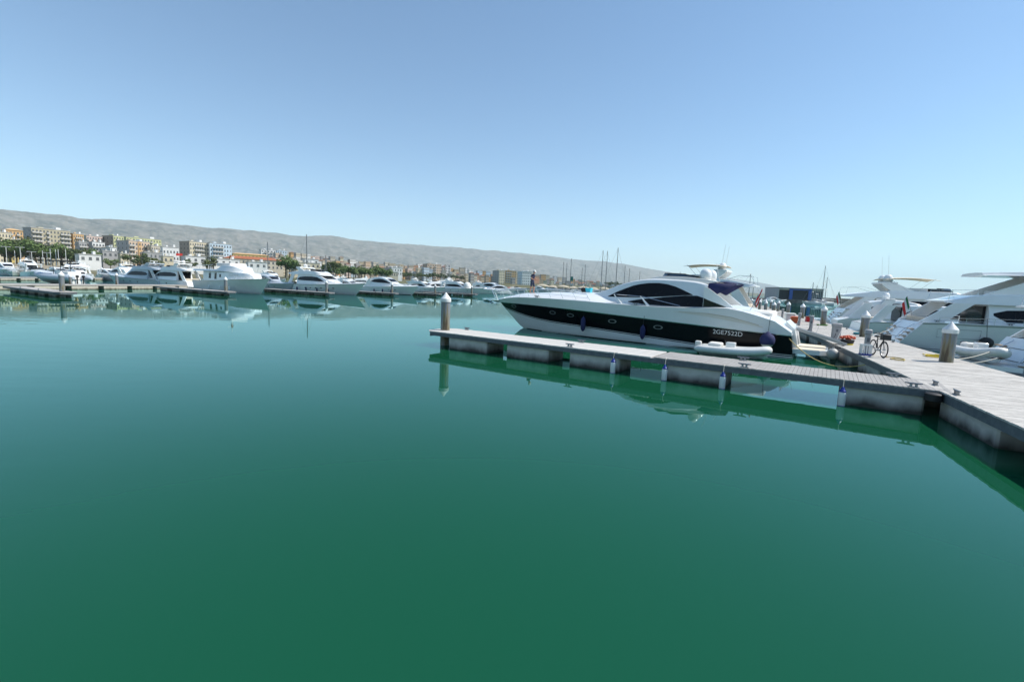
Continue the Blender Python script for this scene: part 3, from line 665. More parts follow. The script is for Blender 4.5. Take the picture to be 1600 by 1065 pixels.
# cyan tub on the foredeck
p = yw(5.2, -.3, 2.95); t = thing('cleaning_tub', 'bright cyan plastic tub standing on the yacht foredeck', 'tub', p, ang_of(YH))
mb = MB(); mb.grid([[(.17*a, .14*b, 0) for a, b in ((-1, -1), (1, -1), (1, 1), (-1, 1))], [(.21*a, .18*b, .3) for a, b in ((-1, -1), (1, -1), (1, 1), (-1, 1))], [(.19*a, .16*b, .3) for a, b in ((-1, -1), (1, -1), (1, 1), (-1, 1))], [(.155*a, .125*b, .03) for a, b in ((-1, -1), (1, -1), (1, 1), (-1, 1))]], True); mb.add([(.155*a, .125*b, .03) for a, b in ((-1, -1), (1, -1), (1, 1), (-1, 1))], [(0, 1, 2, 3)]); mb.add([(.17*a, .14*b, 0) for a, b in ((-1, -1), (1, -1), (1, 1), (-1, 1))], [(0, 1, 2, 3)]); mb.build('tub_body', CYAN, t, 30)
MB().tube([(-.2, 0, .29), (-.12, 0, .4), (.12, 0, .4), (.2, 0, .29)], .012, 6).build('handle', WHITEP, t)
p = yw(4.75, -.5, 2.93); t = thing('duffel_bag', 'small black bag next to the cyan tub on the foredeck', 'bag', p, ang_of(YH))
mb = MB(); mb.tube([(-.22, 0, .16), (-.18, 0, .17), (.18, 0, .17), (.22, 0, .16)], [.1, .16, .16, .1], 10); mb.build('bag_body', DARKR, t); MB().tube([(-.1, 0, .32), (-.06, 0, .42), (.06, 0, .42), (.1, 0, .32)], .014, 5).build('handle', DARKR, t)

# red ensign on a raked staff at the stern
fs = thing('ensign_staff', 'dark red flag furled on a raked staff at the black yacht stern', 'flag', yw(15.75, 1.6, 2.22), ang_of(YH))
MB().tube([(0, 0, 0), (-.55, .0, 1.35)], .016, 6).build('staff', STEEL, fs)
mb = MB(); mb.grid([[(-.30-.27*v+.0, .02*math.sin(9*v)-u*.03, .62+.70*v-u*.16*(1-v*.6)) for v in [i/8 for i in range(9)]] for u in (-.6, 0, .4, 1.)]); o = mb.build('flag_cloth', RED, fs, 60); o.modifiers.new('t', 'SOLIDIFY').thickness = .02
# ================================================================== OTHER MOTOR YACHTS
def flyyacht(name, label, bow, hd, L, B=None, k=None, group=None, hullm=None, topm=None, dark_stripe=True, ports=4, domes=(.0,), bimini=None, wc=None, flag_=None, sides=(1, -1), rails_=True, hardtop=False, over=None, fly=True, stern_at=None, open_aft=True, swoop=1.0, cat='yacht', hk=None, fk=None, fe=1.0, wlow=.62, aft_rail=False, rake=.25):
    B = B or L*.26; k = k or L/18.; over = over or .13*L; hullm = hullm or GEL; topm = topm or GEL; wc = wc or GLASS
    if stern_at is not None: bow = Vector(stern_at)+Vector(hd)*L; bow = (bow.x, bow.y)
    t = boat_root(name, label, cat, bow, hd, group)
    sh = [(-over, 2.15*k), (0, 2.0*k), (.3*L, 1.72*k), (.6*L, 1.55*k), (.8*L, 1.5*k), (.96*L, 1.42*k), (L, 1.05*k)]
    h = Hull(L, B, over, sh, flare=.24, stern=.94, rake=rake)
    h.strip(lambda s: -.5, lambda s: h.zsh(s), nt=24, nz=5).build('hull', hullm, t, 35)
    h.strip(lambda s: -.25, lambda s: .09*k, nt=24, nz=1, off=.008, transom=True, t0=.02).build('boot_stripe', ANTIF, t, 30)
    h.strip(lambda s: h.zsh(s)-.10*k, lambda s: h.zsh(s)-.03*k, nt=24, nz=1, off=.02, transom=False).build('rubbing_strake', ALU if dark_stripe else topm, t, 30)
    h.deck(lambda s: .16*k*max(0, 1-s/L*.8), nt=22, nw=8).build('deck', topm, t, 40)
    hk = hk or k; fk = fk or hk
    Z = lambda z: 1.5*k+(z*hk if z <= 1.86 else 1.86*hk+(z-1.86)*fk)
    cb = B/2*.80; ct = B/2*.66
    d = Block([(.20*L, Z(.1), Z(.32), cb*.45, cb*.3), (.27*L, Z(.08), Z(.62), cb*.72, ct*.62), (.35*L, Z(.05), Z(1.05*swoop), cb*.92, ct*.86), (.43*L, Z(0), Z(1.62), cb, ct*.97), (.50*L, Z(0), Z(1.86), cb, ct), (.78*L, Z(0), Z(1.86), cb, ct)], r=.14*k, crown=.05*k, n=24)
    dh = d.build('deckhouse', topm, t)
    d.top(.345*L, .425*L, -.95, .95, 'windscreen', wc, dh)
    for sd in sides:
        d.window([(.37*L, Z(wlow), Z(.74)), (.42*L, Z(wlow+.02), Z(1.12)), (.47*L, Z(wlow+.04), Z(1.42)), (.55*L, Z(wlow+.06), Z(1.5)), (.66*L, Z(wlow+.08), Z(1.48)), (.74*L, Z(wlow+.12), Z(1.34)), (.77*L, Z(.84), Z(1.05))], 'saloon_window', wc, dh, side=sd)
        for i in range(ports):
            s = L*lerp(.22, .62, i/max(ports-1, 1)); h.oval(s, h.zsh(s)*.58, .2*k, .1*k, .012, sd, 12).build('porthole', GLASS, t)
        MB().side([(-.815*L, Z(1.84)), (-.865*L, Z(1.84)), (-.945*L, Z(-.08)), (-.885*L, Z(-.08))], sd*cb*.93, sd*(cb*.93-.1)).build('cockpit_wing', topm, t, 20)
    if open_aft:
        MB().box(-.788*L, -.782*L, -ct*.85, ct*.85, Z(.1), Z(1.65)).build('saloon_door', GLASS, dh)
        rbox(MB(), -.925*L, -.88*L, -B*.32, B*.32, Z(-.1), Z(.42), .05).build('cockpit_seat', BEIGE, t)
    if fly:
        f = Block([(.40*L, Z(1.72), Z(1.82), ct*.8, ct*.6), (.45*L, Z(1.78), Z(2.12), ct*.98, ct*.82), (.52*L, Z(1.8), Z(2.48), ct*1.08, ct*1.0), (.60*L, Z(1.8), Z(2.52), ct*1.12, ct*1.05), (.80*L, Z(1.8), Z(2.42), ct*1.14, ct*1.08), (.92*fe*L, Z(1.84), Z(2.1), ct*1.1, ct*1.04), (.95*fe*L, Z(1.88), Z(1.98), ct*.95, ct*.9)], r=.06*k, crown=0, n=24)
        fo = f.build('flybridge', topm, t)
        G = []
        for y in (-1, -.85, -.5, 0, .5, .85, 1): s_ = .50*L+abs(y)**2.4*.075*L; G.append([(-s_, y*ct*.96, Z(2.46)), (-s_-.28*k, y*ct*.9, Z(2.82))])
        MB().grid(G).build('flybridge_windscreen', wc, fo, 60).modifiers.new('t', 'SOLIDIFY').thickness = .02
        rbox(MB(), -.74*L, -.62*L, -ct*.8, ct*.8, Z(2.35), Z(2.78), .06).build('flybridge_seat', CANVAS, fo)
        for sd in sides:
            MB().tube([(-.81*L, sd*ct*1.02, Z(2.42)), (-.87*fe*L, sd*ct*1.02, Z(2.75)), (-.935*fe*L, sd*ct*.95, Z(2.7)), (-.94*fe*L, sd*ct*.93, Z(2.05))], .02, 5).build('flybridge_rail', STEEL, fo)
        if hardtop:
            hb = Block([(.47*L, Z(3.75), Z(3.88), ct*.7, ct*.6), (.52*L, Z(3.72), Z(3.95), ct*.98, ct*.9), (.70*L, Z(3.72), Z(3.98), ct*1.02, ct*.95), (.80*L, Z(3.74), Z(3.9), ct*.9, ct*.8)], r=.08, crown=.04); hb.build('hardtop', topm, t)
            for sd in sides: MB().side([(-.63*L, Z(2.4)), (-.56*L, Z(3.75)), (-.66*L, Z(3.78)), (-.80*L, Z(2.4))], sd*ct*.98, sd*ct*.9).build('hardtop_support', topm, t, 20)
            dz = Z(3.98); da = .64*L
        else:
            for sd in sides: MB().side([(-.66*L, Z(2.4)), (-.745*L, Z(3.12)), (-.80*L, Z(3.12)), (-.80*L, Z(2.98)), (-.76*L, Z(2.4))], sd*ct*1.02, sd*ct*.93).build('radar_arch_leg', topm, t, 20)
            rbox(MB(), -.805*L, -.74*L, -ct*1.02, ct*1.02, Z(3.08), Z(3.24), .04).build('radar_arch', topm, t)
            dz = Z(3.24); da = .77*L
        for y in domes: dome(t, da, y*ct, dz, .32*k)
        MB().box(-da+.25, -da+.45, -.75*k, .75*k, dz+.34*k, dz+.43*k).build('radar_scanner', WHITEP, t); MB().lathe([(.14*k, 0), (.1*k, .34*k)], 10, (-da+.35, 0, dz)).build('radar_post', WHITEP, t)
        for i, y in enumerate((-.6, .65)): MB().tube([(-da, y*ct, dz), (-da-.25, y*ct, dz+2.1*k)], .014, 5).build('whip_antenna', WHITEP, t)
        if bimini:
            Gb = [[(-s, y, Z(3.72)-.12*k*(abs(s-.69*L)/(.1*L))**2-.1*k*(y/ct)**2) for y in (-ct, -.5*ct, 0, .5*ct, ct)] for s in [L*(.58+.02*i) for i in range(12)]]
            MB().grid(Gb).build('bimini_top', bimini, t, 60).modifiers.new('t', 'SOLIDIFY').thickness = .03
            for sd in sides:
                for a, b in ((.60, .67), (.78, .69)): MB().tube([(-a*L, sd*ct, Z(3.6)), (-b*L, sd*ct*1.02, Z(2.4))], .018, 5).build('bimini_pole', STEEL, t)
    if aft_rail: rails(h, t, .46*L, .9*L, .42, 7, .0, .06, sides)
    if rails_: rails(h, t, -over*.85, .42*L, .6*k, 7, .12, .1, sides)
    MB().prism([(-L+.05, -B*.4), (-L+.05, B*.4), (-L-.9*k, B*.37), (-L-1.1*k, B*.28), (-L-1.1*k, -B*.28), (-L-.9*k, -B*.37)], .28*k, .46*k).build('swim_platform', topm, t, 20)
    if rake > .5:      # fittings of the sterns close to the pier
        T = lambda y, z, o=.03: (-(L-rake*z)-o, y, z)
        zt_ = 1.05*k; za = .58*k
        MB().tube([T(-B*.2, za), T(B*.2, za), T(B*.2, zt_), T(-B*.2, zt_), T(-B*.2, za)], .012, 4).build('garage_door_seam', FASC, t)
        for sd in (1, -1):
            for i in range(4): z_ = lerp(.5*k, 1.1*k, i/3); q_ = T(0, z_)[0]; MB().box(q_-.24, q_+.05, sd*B*.33-.3, sd*B*.33+.3, z_-.05, z_).build('stern_step', TEAK, t, 0)
            MB().tube([T(sd*B*.25, .5*k, .25), T(sd*B*.25, .95*k, .3), T(sd*B*.25, 1.35*k, .05)], .02, 6).build('stern_handrail', STEEL, t)
            for s0_, s1_ in ((.80, .90), (.62, .72)):
                z0_, z1_ = .72*k, 1.18*k; e_ = lambda s, z: (-s*L, sd*(h.y(s*L, z)+.008), z)
                MB().tube([e_(s0_, z0_), e_(s1_, z0_), e_(s1_, z1_), e_(s0_, z1_), e_(s0_, z0_)], .009, 4).build('hull_hatch_seam', FASC, t)
            h.patch([(.45*L, .98*k, 1.0*k), (.5*L, .9*k, 1.12*k), (.6*L, .9*k, 1.14*k), (.68*L, .96*k, 1.04*k)], .012, sd).build('hull_window', GLASS, t, 30)
            for s_ in (.76, .93): put('cleat', cleat_mesh(), t, (-s_*L*.97, sd*(h.y(s_*L*.97, h.zsh(s_*L))-.14), h.zsh(s_*L*.97)+.02))
    if flag_: flag(t, L*.93, 0, Z(-.05), 1.35*k, flag_, -.3, .62*k)
    return t, h, d

def cruiser(name, label, bow, hd, L, group=None, hullm=None, topm=None, wc=None, arch=True, cover=None, roof=True, stern_at=None, dome_=False, rails_=True):
    """sport cruiser: swept cabin in one arc"""
    B = L*.29; k = L/12.; over = .12*L; hullm = hullm or GEL; topm = topm or GEL; wc = wc or GLASS
    if stern_at is not None: bow = Vector(stern_at)+Vector(hd)*L; bow = (bow.x, bow.y)
    t = boat_root(name, label, 'cruiser', bow, hd, group)
    sh = [(-over, 1.62*k), (0, 1.55*k), (.35*L, 1.4*k), (.7*L, 1.25*k), (.95*L, 1.1*k), (L, .8*k)]
    h = Hull(L, B, over, sh, flare=.25, stern=.95, rake=.2)
    h.strip(lambda s: -.5, lambda s: h.zsh(s), nt=20, nz=4).build('hull', hullm, t, 35)
    h.strip(lambda s: -.25, lambda s: .08*k, nt=20, nz=1, off=.008, t0=.02).build('boot_stripe', ANTIF, t, 30)
    h.deck(lambda s: .2*k*max(0, 1-s/L), nt=18, nw=8).build('deck', topm, t, 40)
    cb = B/2*.8; ct = B/2*.62; z0 = 1.15*k
    if roof:
        d = Block([(.16*L, z0, 1.62*k, cb*.35, cb*.2), (.28*L, z0, 1.86*k, cb*.75, ct*.6), (.36*L, z0, 2.2*k, cb*.95, ct*.85), (.46*L, z0, 2.75*k, cb, ct), (.56*L, z0, 3.0*k, cb, ct), (.68*L, z0, 3.0*k, cb, ct), (.78*L, z0, 2.78*k, cb, ct*.98)], r=.12*k, crown=.05*k, n=22)
        dc = d.build('cabin', topm, t)
        d.top(.36*L, .455*L, -.95, .95, 'windscreen', wc, dc)
        for sd in (1, -1):
            d.window([(.37*L, 1.95*k, 2.0*k), (.44*L, 1.96*k, 2.35*k), (.52*L, 1.98*k, 2.66*k), (.6*L, 2.0*k, 2.72*k), (.7*L, 2.04*k, 2.6*k), (.77*L, 2.15*k, 2.28*k)], 'side_window', wc, dc, side=sd)
            MB().side([(-.77*L, z0), (-.77*L, 2.75*k), (-.82*L, 2.6*k), (-.92*L, z0)], sd*cb*.95, sd*(cb*.95-.08)).build('aft_wing', topm, t, 20)
    else:
        d = Block([(.18*L, z0, 1.6*k, cb*.4, cb*.25), (.34*L, z0, 1.8*k, cb*.9, ct*.8), (.46*L, z0, 1.85*k, cb, ct)], r=.1*k, crown=.05*k); d.build('cabin', topm, t)
        G = []
        for y in (-1, -.8, -.4, 0, .4, .8, 1): s_ = .40*L+abs(y)**2.5*.12*L; G.append([(-s_, y*cb, 1.72*k), (-s_-.4*k, y*cb*.9, 2.3*k)])
        MB().grid(G).build('windscreen', wc, t, 60).modifiers.new('t', 'SOLIDIFY').thickness = .02
        rbox(MB(), -.9*L, -.72*L, -cb*.8, cb*.8, 1.0*k, 1.55*k, .08).build('cockpit_seats', CANVAS, t)
        if cover:
            Gc = [[(-s, y*cb, (1.35+ (1.05*math.sin(math.pi*min(1, (s/L-.38)/.55))**.6 if s/L > .38 else 0)*(1-abs(y)**2.6))*k) for y in (-1, -.75, -.4, 0, .4, .75, 1)] for s in [L*(.38+.05*i) for i in range(12)]]
            MB().grid(Gc).build('boat_cover', cover, t, 50).modifiers.new('t', 'SOLIDIFY').thickness = .03
    if arch:
        for sd in (1, -1): MB().side([(-.70*L, 1.2*k), (-.62*L, 3.0*k), (-.68*L, 3.1*k), (-.80*L, 1.2*k)], sd*cb*.98, sd*cb*.86).build('arch_leg', topm, t, 20)
        rbox(MB(), -.69*L, -.62*L, -cb*.98, cb*.98, 3.0*k, 3.16*k, .03).build('arch_top', topm, t)
        if dome_: dome(t, .655*L, 0, 3.16*k, .3*k)
    if rails_: rails(h, t, -over*.8, .45*L, .5*k, 6, .1, .08)
    for i in range(3):
        for sd in (1, -1): s = L*(.25+.12*i); h.oval(s, .8*k, .16*k, .08*k, .012, sd, 10).build('porthole', GLASS, t)
    MB().prism([(-L+.05, -B*.4), (-L+.05, B*.4), (-L-.7*k, B*.35), (-L-.8*k, -B*.25)], .25*k, .4*k).build('swim_platform', topm, t, 20)
    return t, h, d

MASTM = mat('mast_metal', (.16, .165, .17), .4, metal=.3)
def sailboat(label, pos, hd, L, mast, group):
    t = boat_root('sailing_boat', label, 'sailboat', (pos[0], pos[1]), hd, group); k = L/12.
    h = Hull(L, L*.28, .08*L, [(-.08*L, 1.25*k), (.4*L, 1.05*k), (L, 1.0*k)], flare=.15, stern=.72, tmw=.6, tmd=.55)
    h.strip(lambda s: -.4, lambda s: h.zsh(s), nt=16, nz=3).build('hull', GEL, t, 35); h.deck(.08, nt=14, nw=4).build('deck', GEL2, t, 40)
    b = Block([(.25*L, 1.0*k, 1.2*k, .5*k, .4*k), (.35*L, 1.0*k, 1.5*k, 1.0*k, .8*k), (.68*L, 1.0*k, 1.5*k, 1.1*k, .9*k)], r=.08, crown=.04); b.build('coachroof', GEL, t)
    for sd in (1, -1): b.window([(.38*L, 1.2*k, 1.3*k), (.5*L, 1.2*k, 1.36*k), (.64*L, 1.2*k, 1.34*k)], 'cabin_window', GLASS, t, side=sd)
    MB().tube([(-.4*L, 0, 1.2*k), (-.4*L, 0, mast)], [.15, .11], 8).build('mast', MASTM, t)
    bm_ = MB(); bm_.tube([(-.41*L, 0, 2.3*k), (-.8*L, 0, 2.35*k)], .08, 6); bm_.build('boom', ALU, t)
    MB().tube([(-.43*L, 0, 2.5*k), (-.6*L, 0, 2.55*k), (-.79*L, 0, 2.48*k)], [.2, .18, .1], 8).build('furled_sail', NAVY if rnd.random() < .5 else CANVAS, t)
    st = MB(); st.tube([(.07*L, 0, 1.3*k), (-.4*L, 0, mast*.97)], .035, 4); st.tube([(-.98*L, 0, 1.1*k), (-.4*L, 0, mast*.99)], .03, 4)
    for sd in (1, -1): st.tube([(-.42*L, sd*L*.13, 1.1*k), (-.41*L, sd*.75, mast*.55), (-.4*L, 0, mast*.96)], .028, 4); st.tube([(-.4*L, 0, mast*.55), (-.41*L, sd*.75, mast*.55)], .035, 4)
    st.build('rigging', ALU, t); return t

def rib(name, label, pos, hd, L, tube_m, console=True, outboards=1, ttop=False, z0=0., group=None, cover=None, cat='dinghy'):
    """inflatable: tube loop, floor, console, outboards. pos = stern centre"""
    t = thing(name, label, cat, (pos[0], pos[1], z0), ang_of(hd), group); W = L*.21; r = L*.062; zc = r+.12*L*.4
    P = [(0, W-r, zc), (.35*L, W-r, zc), (.62*L, (W-r)*.95, zc+.01*L), (.8*L, (W-r)*.74, zc+.03*L), (.92*L, (W-r)*.4, zc+.055*L), (.97*L, 0, zc+.065*L)]
    full = P+[(x, -y, z) for x, y, z in reversed(P[:-1])]
    fp = []
    for i in range(len(full)-1):
        for q in range(4):
            j = i; a = full[max(j-1, 0)]; b = full[j]; c = full[j+1]; d = full[min(j+2, len(full)-1)]; u = q/4
            fp.append(tuple(.5*((2*b[m])+(-a[m]+c[m])*u+(2*a[m]-5*b[m]+4*c[m]-d[m])*u*u+(-a[m]+3*b[m]-3*c[m]+d[m])*u**3) for m in range(3)))
    fp.append(full[-1]); fp = [(-.1*L, W-r, zc), (-.04*L, W-r, zc)]+fp+[(-.04*L, -(W-r), zc), (-.1*L, -(W-r), zc)]
    rs = [r*.35, r*.9]+[r]*(len(fp)-4)+[r*.9, r*.35]
    MB().tube(fp, rs, 12).build('tube', tube_m, t, 60)
    sk = [(x, y, z-r*.98) for x, y, z in fp[2:-2]]; MB().tube([(x, y*1.13, z+.0) for x, y, z in fp[4:-4]], r*.62, 6).build('rubbing_strake', GREYP, t, 60)
    n = len(P); mb = MB(); G = [[(0, 0, -.05), (0, .5*W, .03), (0, W-r, zc*.75)]]+[[(x, 0, -.05+.0+max(0, (x/L-.6))**2*L*.5), (x, y*.5, .03+max(0, (x/L-.6))**2*L*.45), (x, y, zc*.75)] for x, y, z in P[1:]]
    mb.grid(G); mb.grid([[(x, -y, z) for x, y, z in g] for g in G]); mb.add([G[0][0], G[0][1], G[0][2], (0, -(W-r), zc*.75), (0, -.5*W, .03)], [(0, 1, 2, 3, 4)]); mb.build('hull', GEL, t, 50)
    MB().prism([(.0, W-r), (.35*L, W-r), (.62*L, (W-r)*.95), (.8*L, (W-r)*.74), (.92*L, 0), (.8*L, -(W-r)*.74), (.62*L, -(W-r)*.95), (.35*L, -(W-r)), (0, -(W-r))], zc-.35*r, zc-.3*r).build('floor', GREYP, t, 20)
    if console:
        rbox(MB(), .36*L, .50*L, -.06*L, .06*L, zc-.3*r, zc+.14*L, .03).build('console', GEL, t)
        mb = MB(); ring = [(.345*L, .035*L*math.cos(a), zc+.12*L+.035*L*math.sin(a)) for a in [2*math.pi*i/12 for i in range(13)]]; mb.tube(ring, .012, 5); mb.tube([ring[0], ring[6]], .01, 4); mb.build('steering_wheel', DARKR, t)
        rbox(MB(), .10*L, .30*L, -.11*L, .11*L, zc-.3*r, zc+.115*L, .05).build('seat', CANVAS, t)
    for i in range(outboards):
        y = 0 if outboards == 1 else (-.05*L+.1*L*i); k = min(1., L/5.)
        rbox(MB(), -.62*k, -.12*k, y-.17*k, y+.17*k, zc+.16*k, zc+.58*k, .07*k).build('outboard_cowling', cover or DARKR, t, 30)
        MB().box(-.42*k, -.22*k, y-.06*k, y+.06*k, -.25, zc+.16*k).build('outboard_leg', DARKR, t)
    if ttop:
        for sd in (1, -1): MB().tube([(.33*L, sd*.075*L, zc), (.31*L, sd*.08*L, zc+.30*L)], .05, 8).build('top_leg', DARKR, t); MB().tube([(.5*L, sd*.075*L, zc), (.5*L, sd*.08*L, zc+.30*L)], .05, 8).build('top_leg', DARKR, t)
        rbox(MB(), .22*L, .60*L, -.12*L, .12*L, zc+.295*L, zc+.315*L, .02).build('sun_top', DARKR, t)
    return t

def wpx(x, y, z=0.): q = at(x, y, z); return Vector((q.x, q.y))
# ---------- across the basin, left to right
# white trawler yacht
tb = wpx(408, 459.5)
t = boat_root('trawler_yacht', 'high bowed white trawler yacht with two deck levels and long roof', 'yacht', (tb.x, tb.y), HL)
L = 18.; sh = [(-2.4, 3.05), (0, 2.85), (4, 2.62), (9, 2.3), (14, 2.15), (L, 2.1)]
h = Hull(L, 5.2, 2.4, sh, flare=.3, stern=.9, tmw=.5, tmd=.36)
h.strip(lambda s: -.5, lambda s: h.zsh(s), nt=28, nz=6).build('hull', GEL, t, 35); h.strip(lambda s: -.25, lambda s: .14, nt=26, nz=1, off=.008, t0=.02).build('boot_stripe', ANTIF, t)
h.strip(lambda s: h.zsh(s)-.12, lambda s: h.zsh(s)-.02, nt=26, nz=1, off=.03, transom=False).build('rubbing_strake', GEL2, t); h.deck(.12, drop=.1).build('deck', GEL, t, 40)
d = Block([(.9, 2.5, 3.15, .8, .55), (1.5, 2.5, 3.72, 1.25, 1.0), (2.6, 2.4, 3.9, 1.7, 1.45), (4.6, 2.35, 4.0, 2.0, 1.75), (6.0, 2.3, 4.05, 2.05, 1.9), (8., 2.2, 4.05, 2.05, 1.9), (14.5, 2.1, 4.05, 2.0, 1.9)], r=.1, crown=.05); d.build('deckhouse', GEL, t)
d2 = Block([(3.6, 3.9, 4.4, 1.1, .8), (5.0, 3.95, 5.0, 1.9, 1.5), (6.4, 4.05, 5.25, 2.2, 1.75), (8.2, 4.1, 5.2, 2.3, 2.0), (9.4, 4.08, 4.5, 2.35, 2.25), (12., 4.05, 4.45, 2.4, 2.3), (17.2, 4.05, 4.4, 2.35, 2.25)], r=.08, crown=.03); d2.build('upper_deck', GEL, t)
rbox(MB(), -10.8, -6.6, -1.5, 1.5, 5.1, 5.75, .1).build('wheelhouse_roof', CANVAS, t)
for sd in (1, -1):
    for s0, s1, za, zb_ in ((8.6, 9.1, 2.9, 3.5), (10., 10.7, 2.5, 3.75), (11.9, 12.6, 2.6, 3.7)): d.window([(s0, za, zb_), (s1, za, zb_)], 'door' if za < 2.7 else 'window', GLASS, t, side=sd)
    for i in range(6): d.window([(3.6+.02+i*.42, 3.2, 3.6), (3.92+i*.42, 3.2, 3.65)], 'front_window', CANVAS, t, side=sd)
    h.oval(3.4, 1.9, .3, .12, .02, sd, 12).build('hawse_hole', WHITEP, t)
    MB().tube([(-14.5, sd*2.0, 2.1), (-16.9, sd*2.15, 4.1)], .07, 6).build('awning_post', GEL, t)
    for i in range(4): MB().box(-12-i*1.2-.06, -12-i*1.2, sd*2.25-.03, sd*2.25+.03, 4.4, 5.2).build('rail_post', GEL, t)
    MB().box(-16.2, -10.8, sd*2.25-.04, sd*2.25+.04, 5.2, 5.27).build('upper_rail', GEL, t)
    for i in range(2): MB().box(-12.9+i*1.9, -11.1+i*1.9, sd*1.49, sd*1.52, 5.2, 5.6).build('wheelhouse_window', GLASS, t) if i == 0 else None
text_on_hull(h, t, 'M. 8 7 1 0 6', 7.6, 2.12, .22, DARKR, -1, 'registration_lettering', 1.0, .02) if False else None
mb = MB(); mb.tube([(-9.5, .3, 5.75), (-9.7, .3, 8.4)], .05, 6); mb.tube([(-9.6, -.5, 7.2), (-9.6, 1.1, 7.2)], .03, 5); mb.build('signal_mast', WHITEP, t)
MB().box(-9.75, -9.55, .15, .45, 6.6, 7.4).build('red_lantern_housing', RUSTB, t)
rails(h, t, -2.0, 4.5, .5, 6, .05, .08); t.scale = (1, 1, .88)
MB().prism([(-L+.05, -2.), (-L+.05, 2.), (-L-1., 1.8), (-L-1., -1.8)], .3, .5).build('swim_platform', TEAK, t)
# swept flybridge yacht
b = wpx(556, 461); flyyacht('flybridge_yacht', 'grey shaded flybridge yacht with long white sloping foredeck across the basin', b, HL, 20.5, B=5.2, k=1.12, swoop=1.05, ports=6, domes=(.0,), dark_stripe=True)
# hardtop cruiser
b = wpx(644, 461); cruiser('hardtop_cruiser', 'white hardtop cruiser with two dark arched side windows across the basin', b, HL, 15.5, arch=False)
# yachts beyond
b = wpx(688, 457.5)+HL*0; flyyacht('flybridge_yacht', 'small flybridge yacht with two dark window strips behind the far fingers', b, HL, 14., k=.85, domes=(.5,))
b = wpx(748, 459.5); tq, hq, dq = flyyacht('flybridge_yacht', 'flybridge boat with brown cabin windows and a rounded white covered bow', b, HL, 16., k=.95, ports=3, fly=True)
MB().lathe([(1.25, 0), (1.35, .3), (1.25, .9), (.95, 1.5), (.5, 1.85), (.02, 1.95)], 16, (-4.6, 0, 1.75)).build('white_cover', CANVAS, tq, 60)
b = wpx(800, 459.5); cruiser('sport_cruiser', 'sport cruiser with long curved side window and an orange bundle on its bow', b, HL, 15.5, arch=False)
p = b-HL*1.5; tt = thing('orange_bundle', 'orange life raft bundle on the bow of the far sport cruiser', 'life raft', (p.x, p.y, 2.02), ang_of(HL)); MB().tube([(-.6, 0, .22), (-.5, 0, .24), (.5, 0, .24), (.6, 0, .22)], [.18, .26, .26, .18], 10).build('bundle', ORANGE, tt); MB().tube([(0, -.28, .1), (0, -.2, .46), (0, .2, .46), (0, .28, .1)], .02, 5).build('strap', DARKR, tt)
# behind the trawler
b = wpx(452, 455); cruiser('cruiser', 'grey cruiser with two small dark windows between the trawler and the swept yacht', b, HL, 13., hullm=GELG, topm=GELG)
b = wpx(566, 456)+HL*1; cruiser('cruiser', 'low dark windowed cruiser just behind the bow of the swept yacht', b, HL, 11.)
# flybridge yacht seen from astern, left of the trawler: moored the other way round
p = wpx(308, 451.5); flyyacht('flybridge_yacht', 'flybridge yacht showing its dark open cockpit and white dome beside the trawler', None, Vector((-.93, .36)), 16., k=1.02, stern_at=(p.x, p.y), domes=(.0,), bimini=CANVAS)
p = wpx(264, 449); flyyacht('flybridge_yacht', 'blue grey shaded yacht with small square hull window on the beam pier', None, Vector((-.93, .36)), 17., k=1.0, stern_at=(p.x, p.y), hullm=GELG, topm=GELG, domes=())  # grey on hull and house puts this yacht's shade into its colour
p = wpx(214, 440); cruiser('cruiser', 'grey cruiser with white roof moored left of the blue grey yacht', None, Vector((-.95, .3)), 14., stern_at=(p.x, p.y), topm=GEL, hullm=GELG)
p = wpx(190, 436); cruiser('cruiser', 'grey open cruiser with dark windscreen flying a red cloth', None, Vector((.7, -.7)), 9.5, stern_at=(p.x-6, p.y+3), topm=GEL, roof=False)
# inflatable with black top
p = wpx(124, 443.5, .1); rib('rigid_inflatable', 'large white and grey inflatable with black sun top and twin outboards', (p.x, p.y), Vector((-.97, .24)), 10.5, TUBEG, outboards=2, ttop=True, cat='inflatable')
# small cruisers on the far pier
for (px, py, L, hd, fn, kw, lab) in (
    (20, 431, 10., (.7, -.7), 'c', dict(roof=False), 'small cruiser with raked dark windscreen at the end of the far pier'),
    (56, 431, 10.5, (.75, -.66), 'c', dict(roof=False, cover=CANVAS, arch=False), 'boat wrapped in a tall white canvas cover on the far pier'),
    (130, 432.5, 15.5, (.85, -.52), 'f', dict(k=.9, domes=()), 'white flybridge boat with brown trim behind the inflatable'),
    (166, 430.5, 11.5, (.8, -.6), 'c', dict(roof=True, arch=False), 'cruiser with one wide dark windscreen beside the white harbour office'),
    (186, 430.5, 9.5, (.8, -.6), 'c', dict(roof=False, arch=True), 'dark glazed runabout moored next to the wide windscreen cruiser')):
    b = wpx(px, py); hd = Vector(hd).normalized()
    (cruiser if fn == 'c' else flyyacht)('cruiser' if fn == 'c' else 'flybridge_yacht', lab, b, hd, L, **kw)
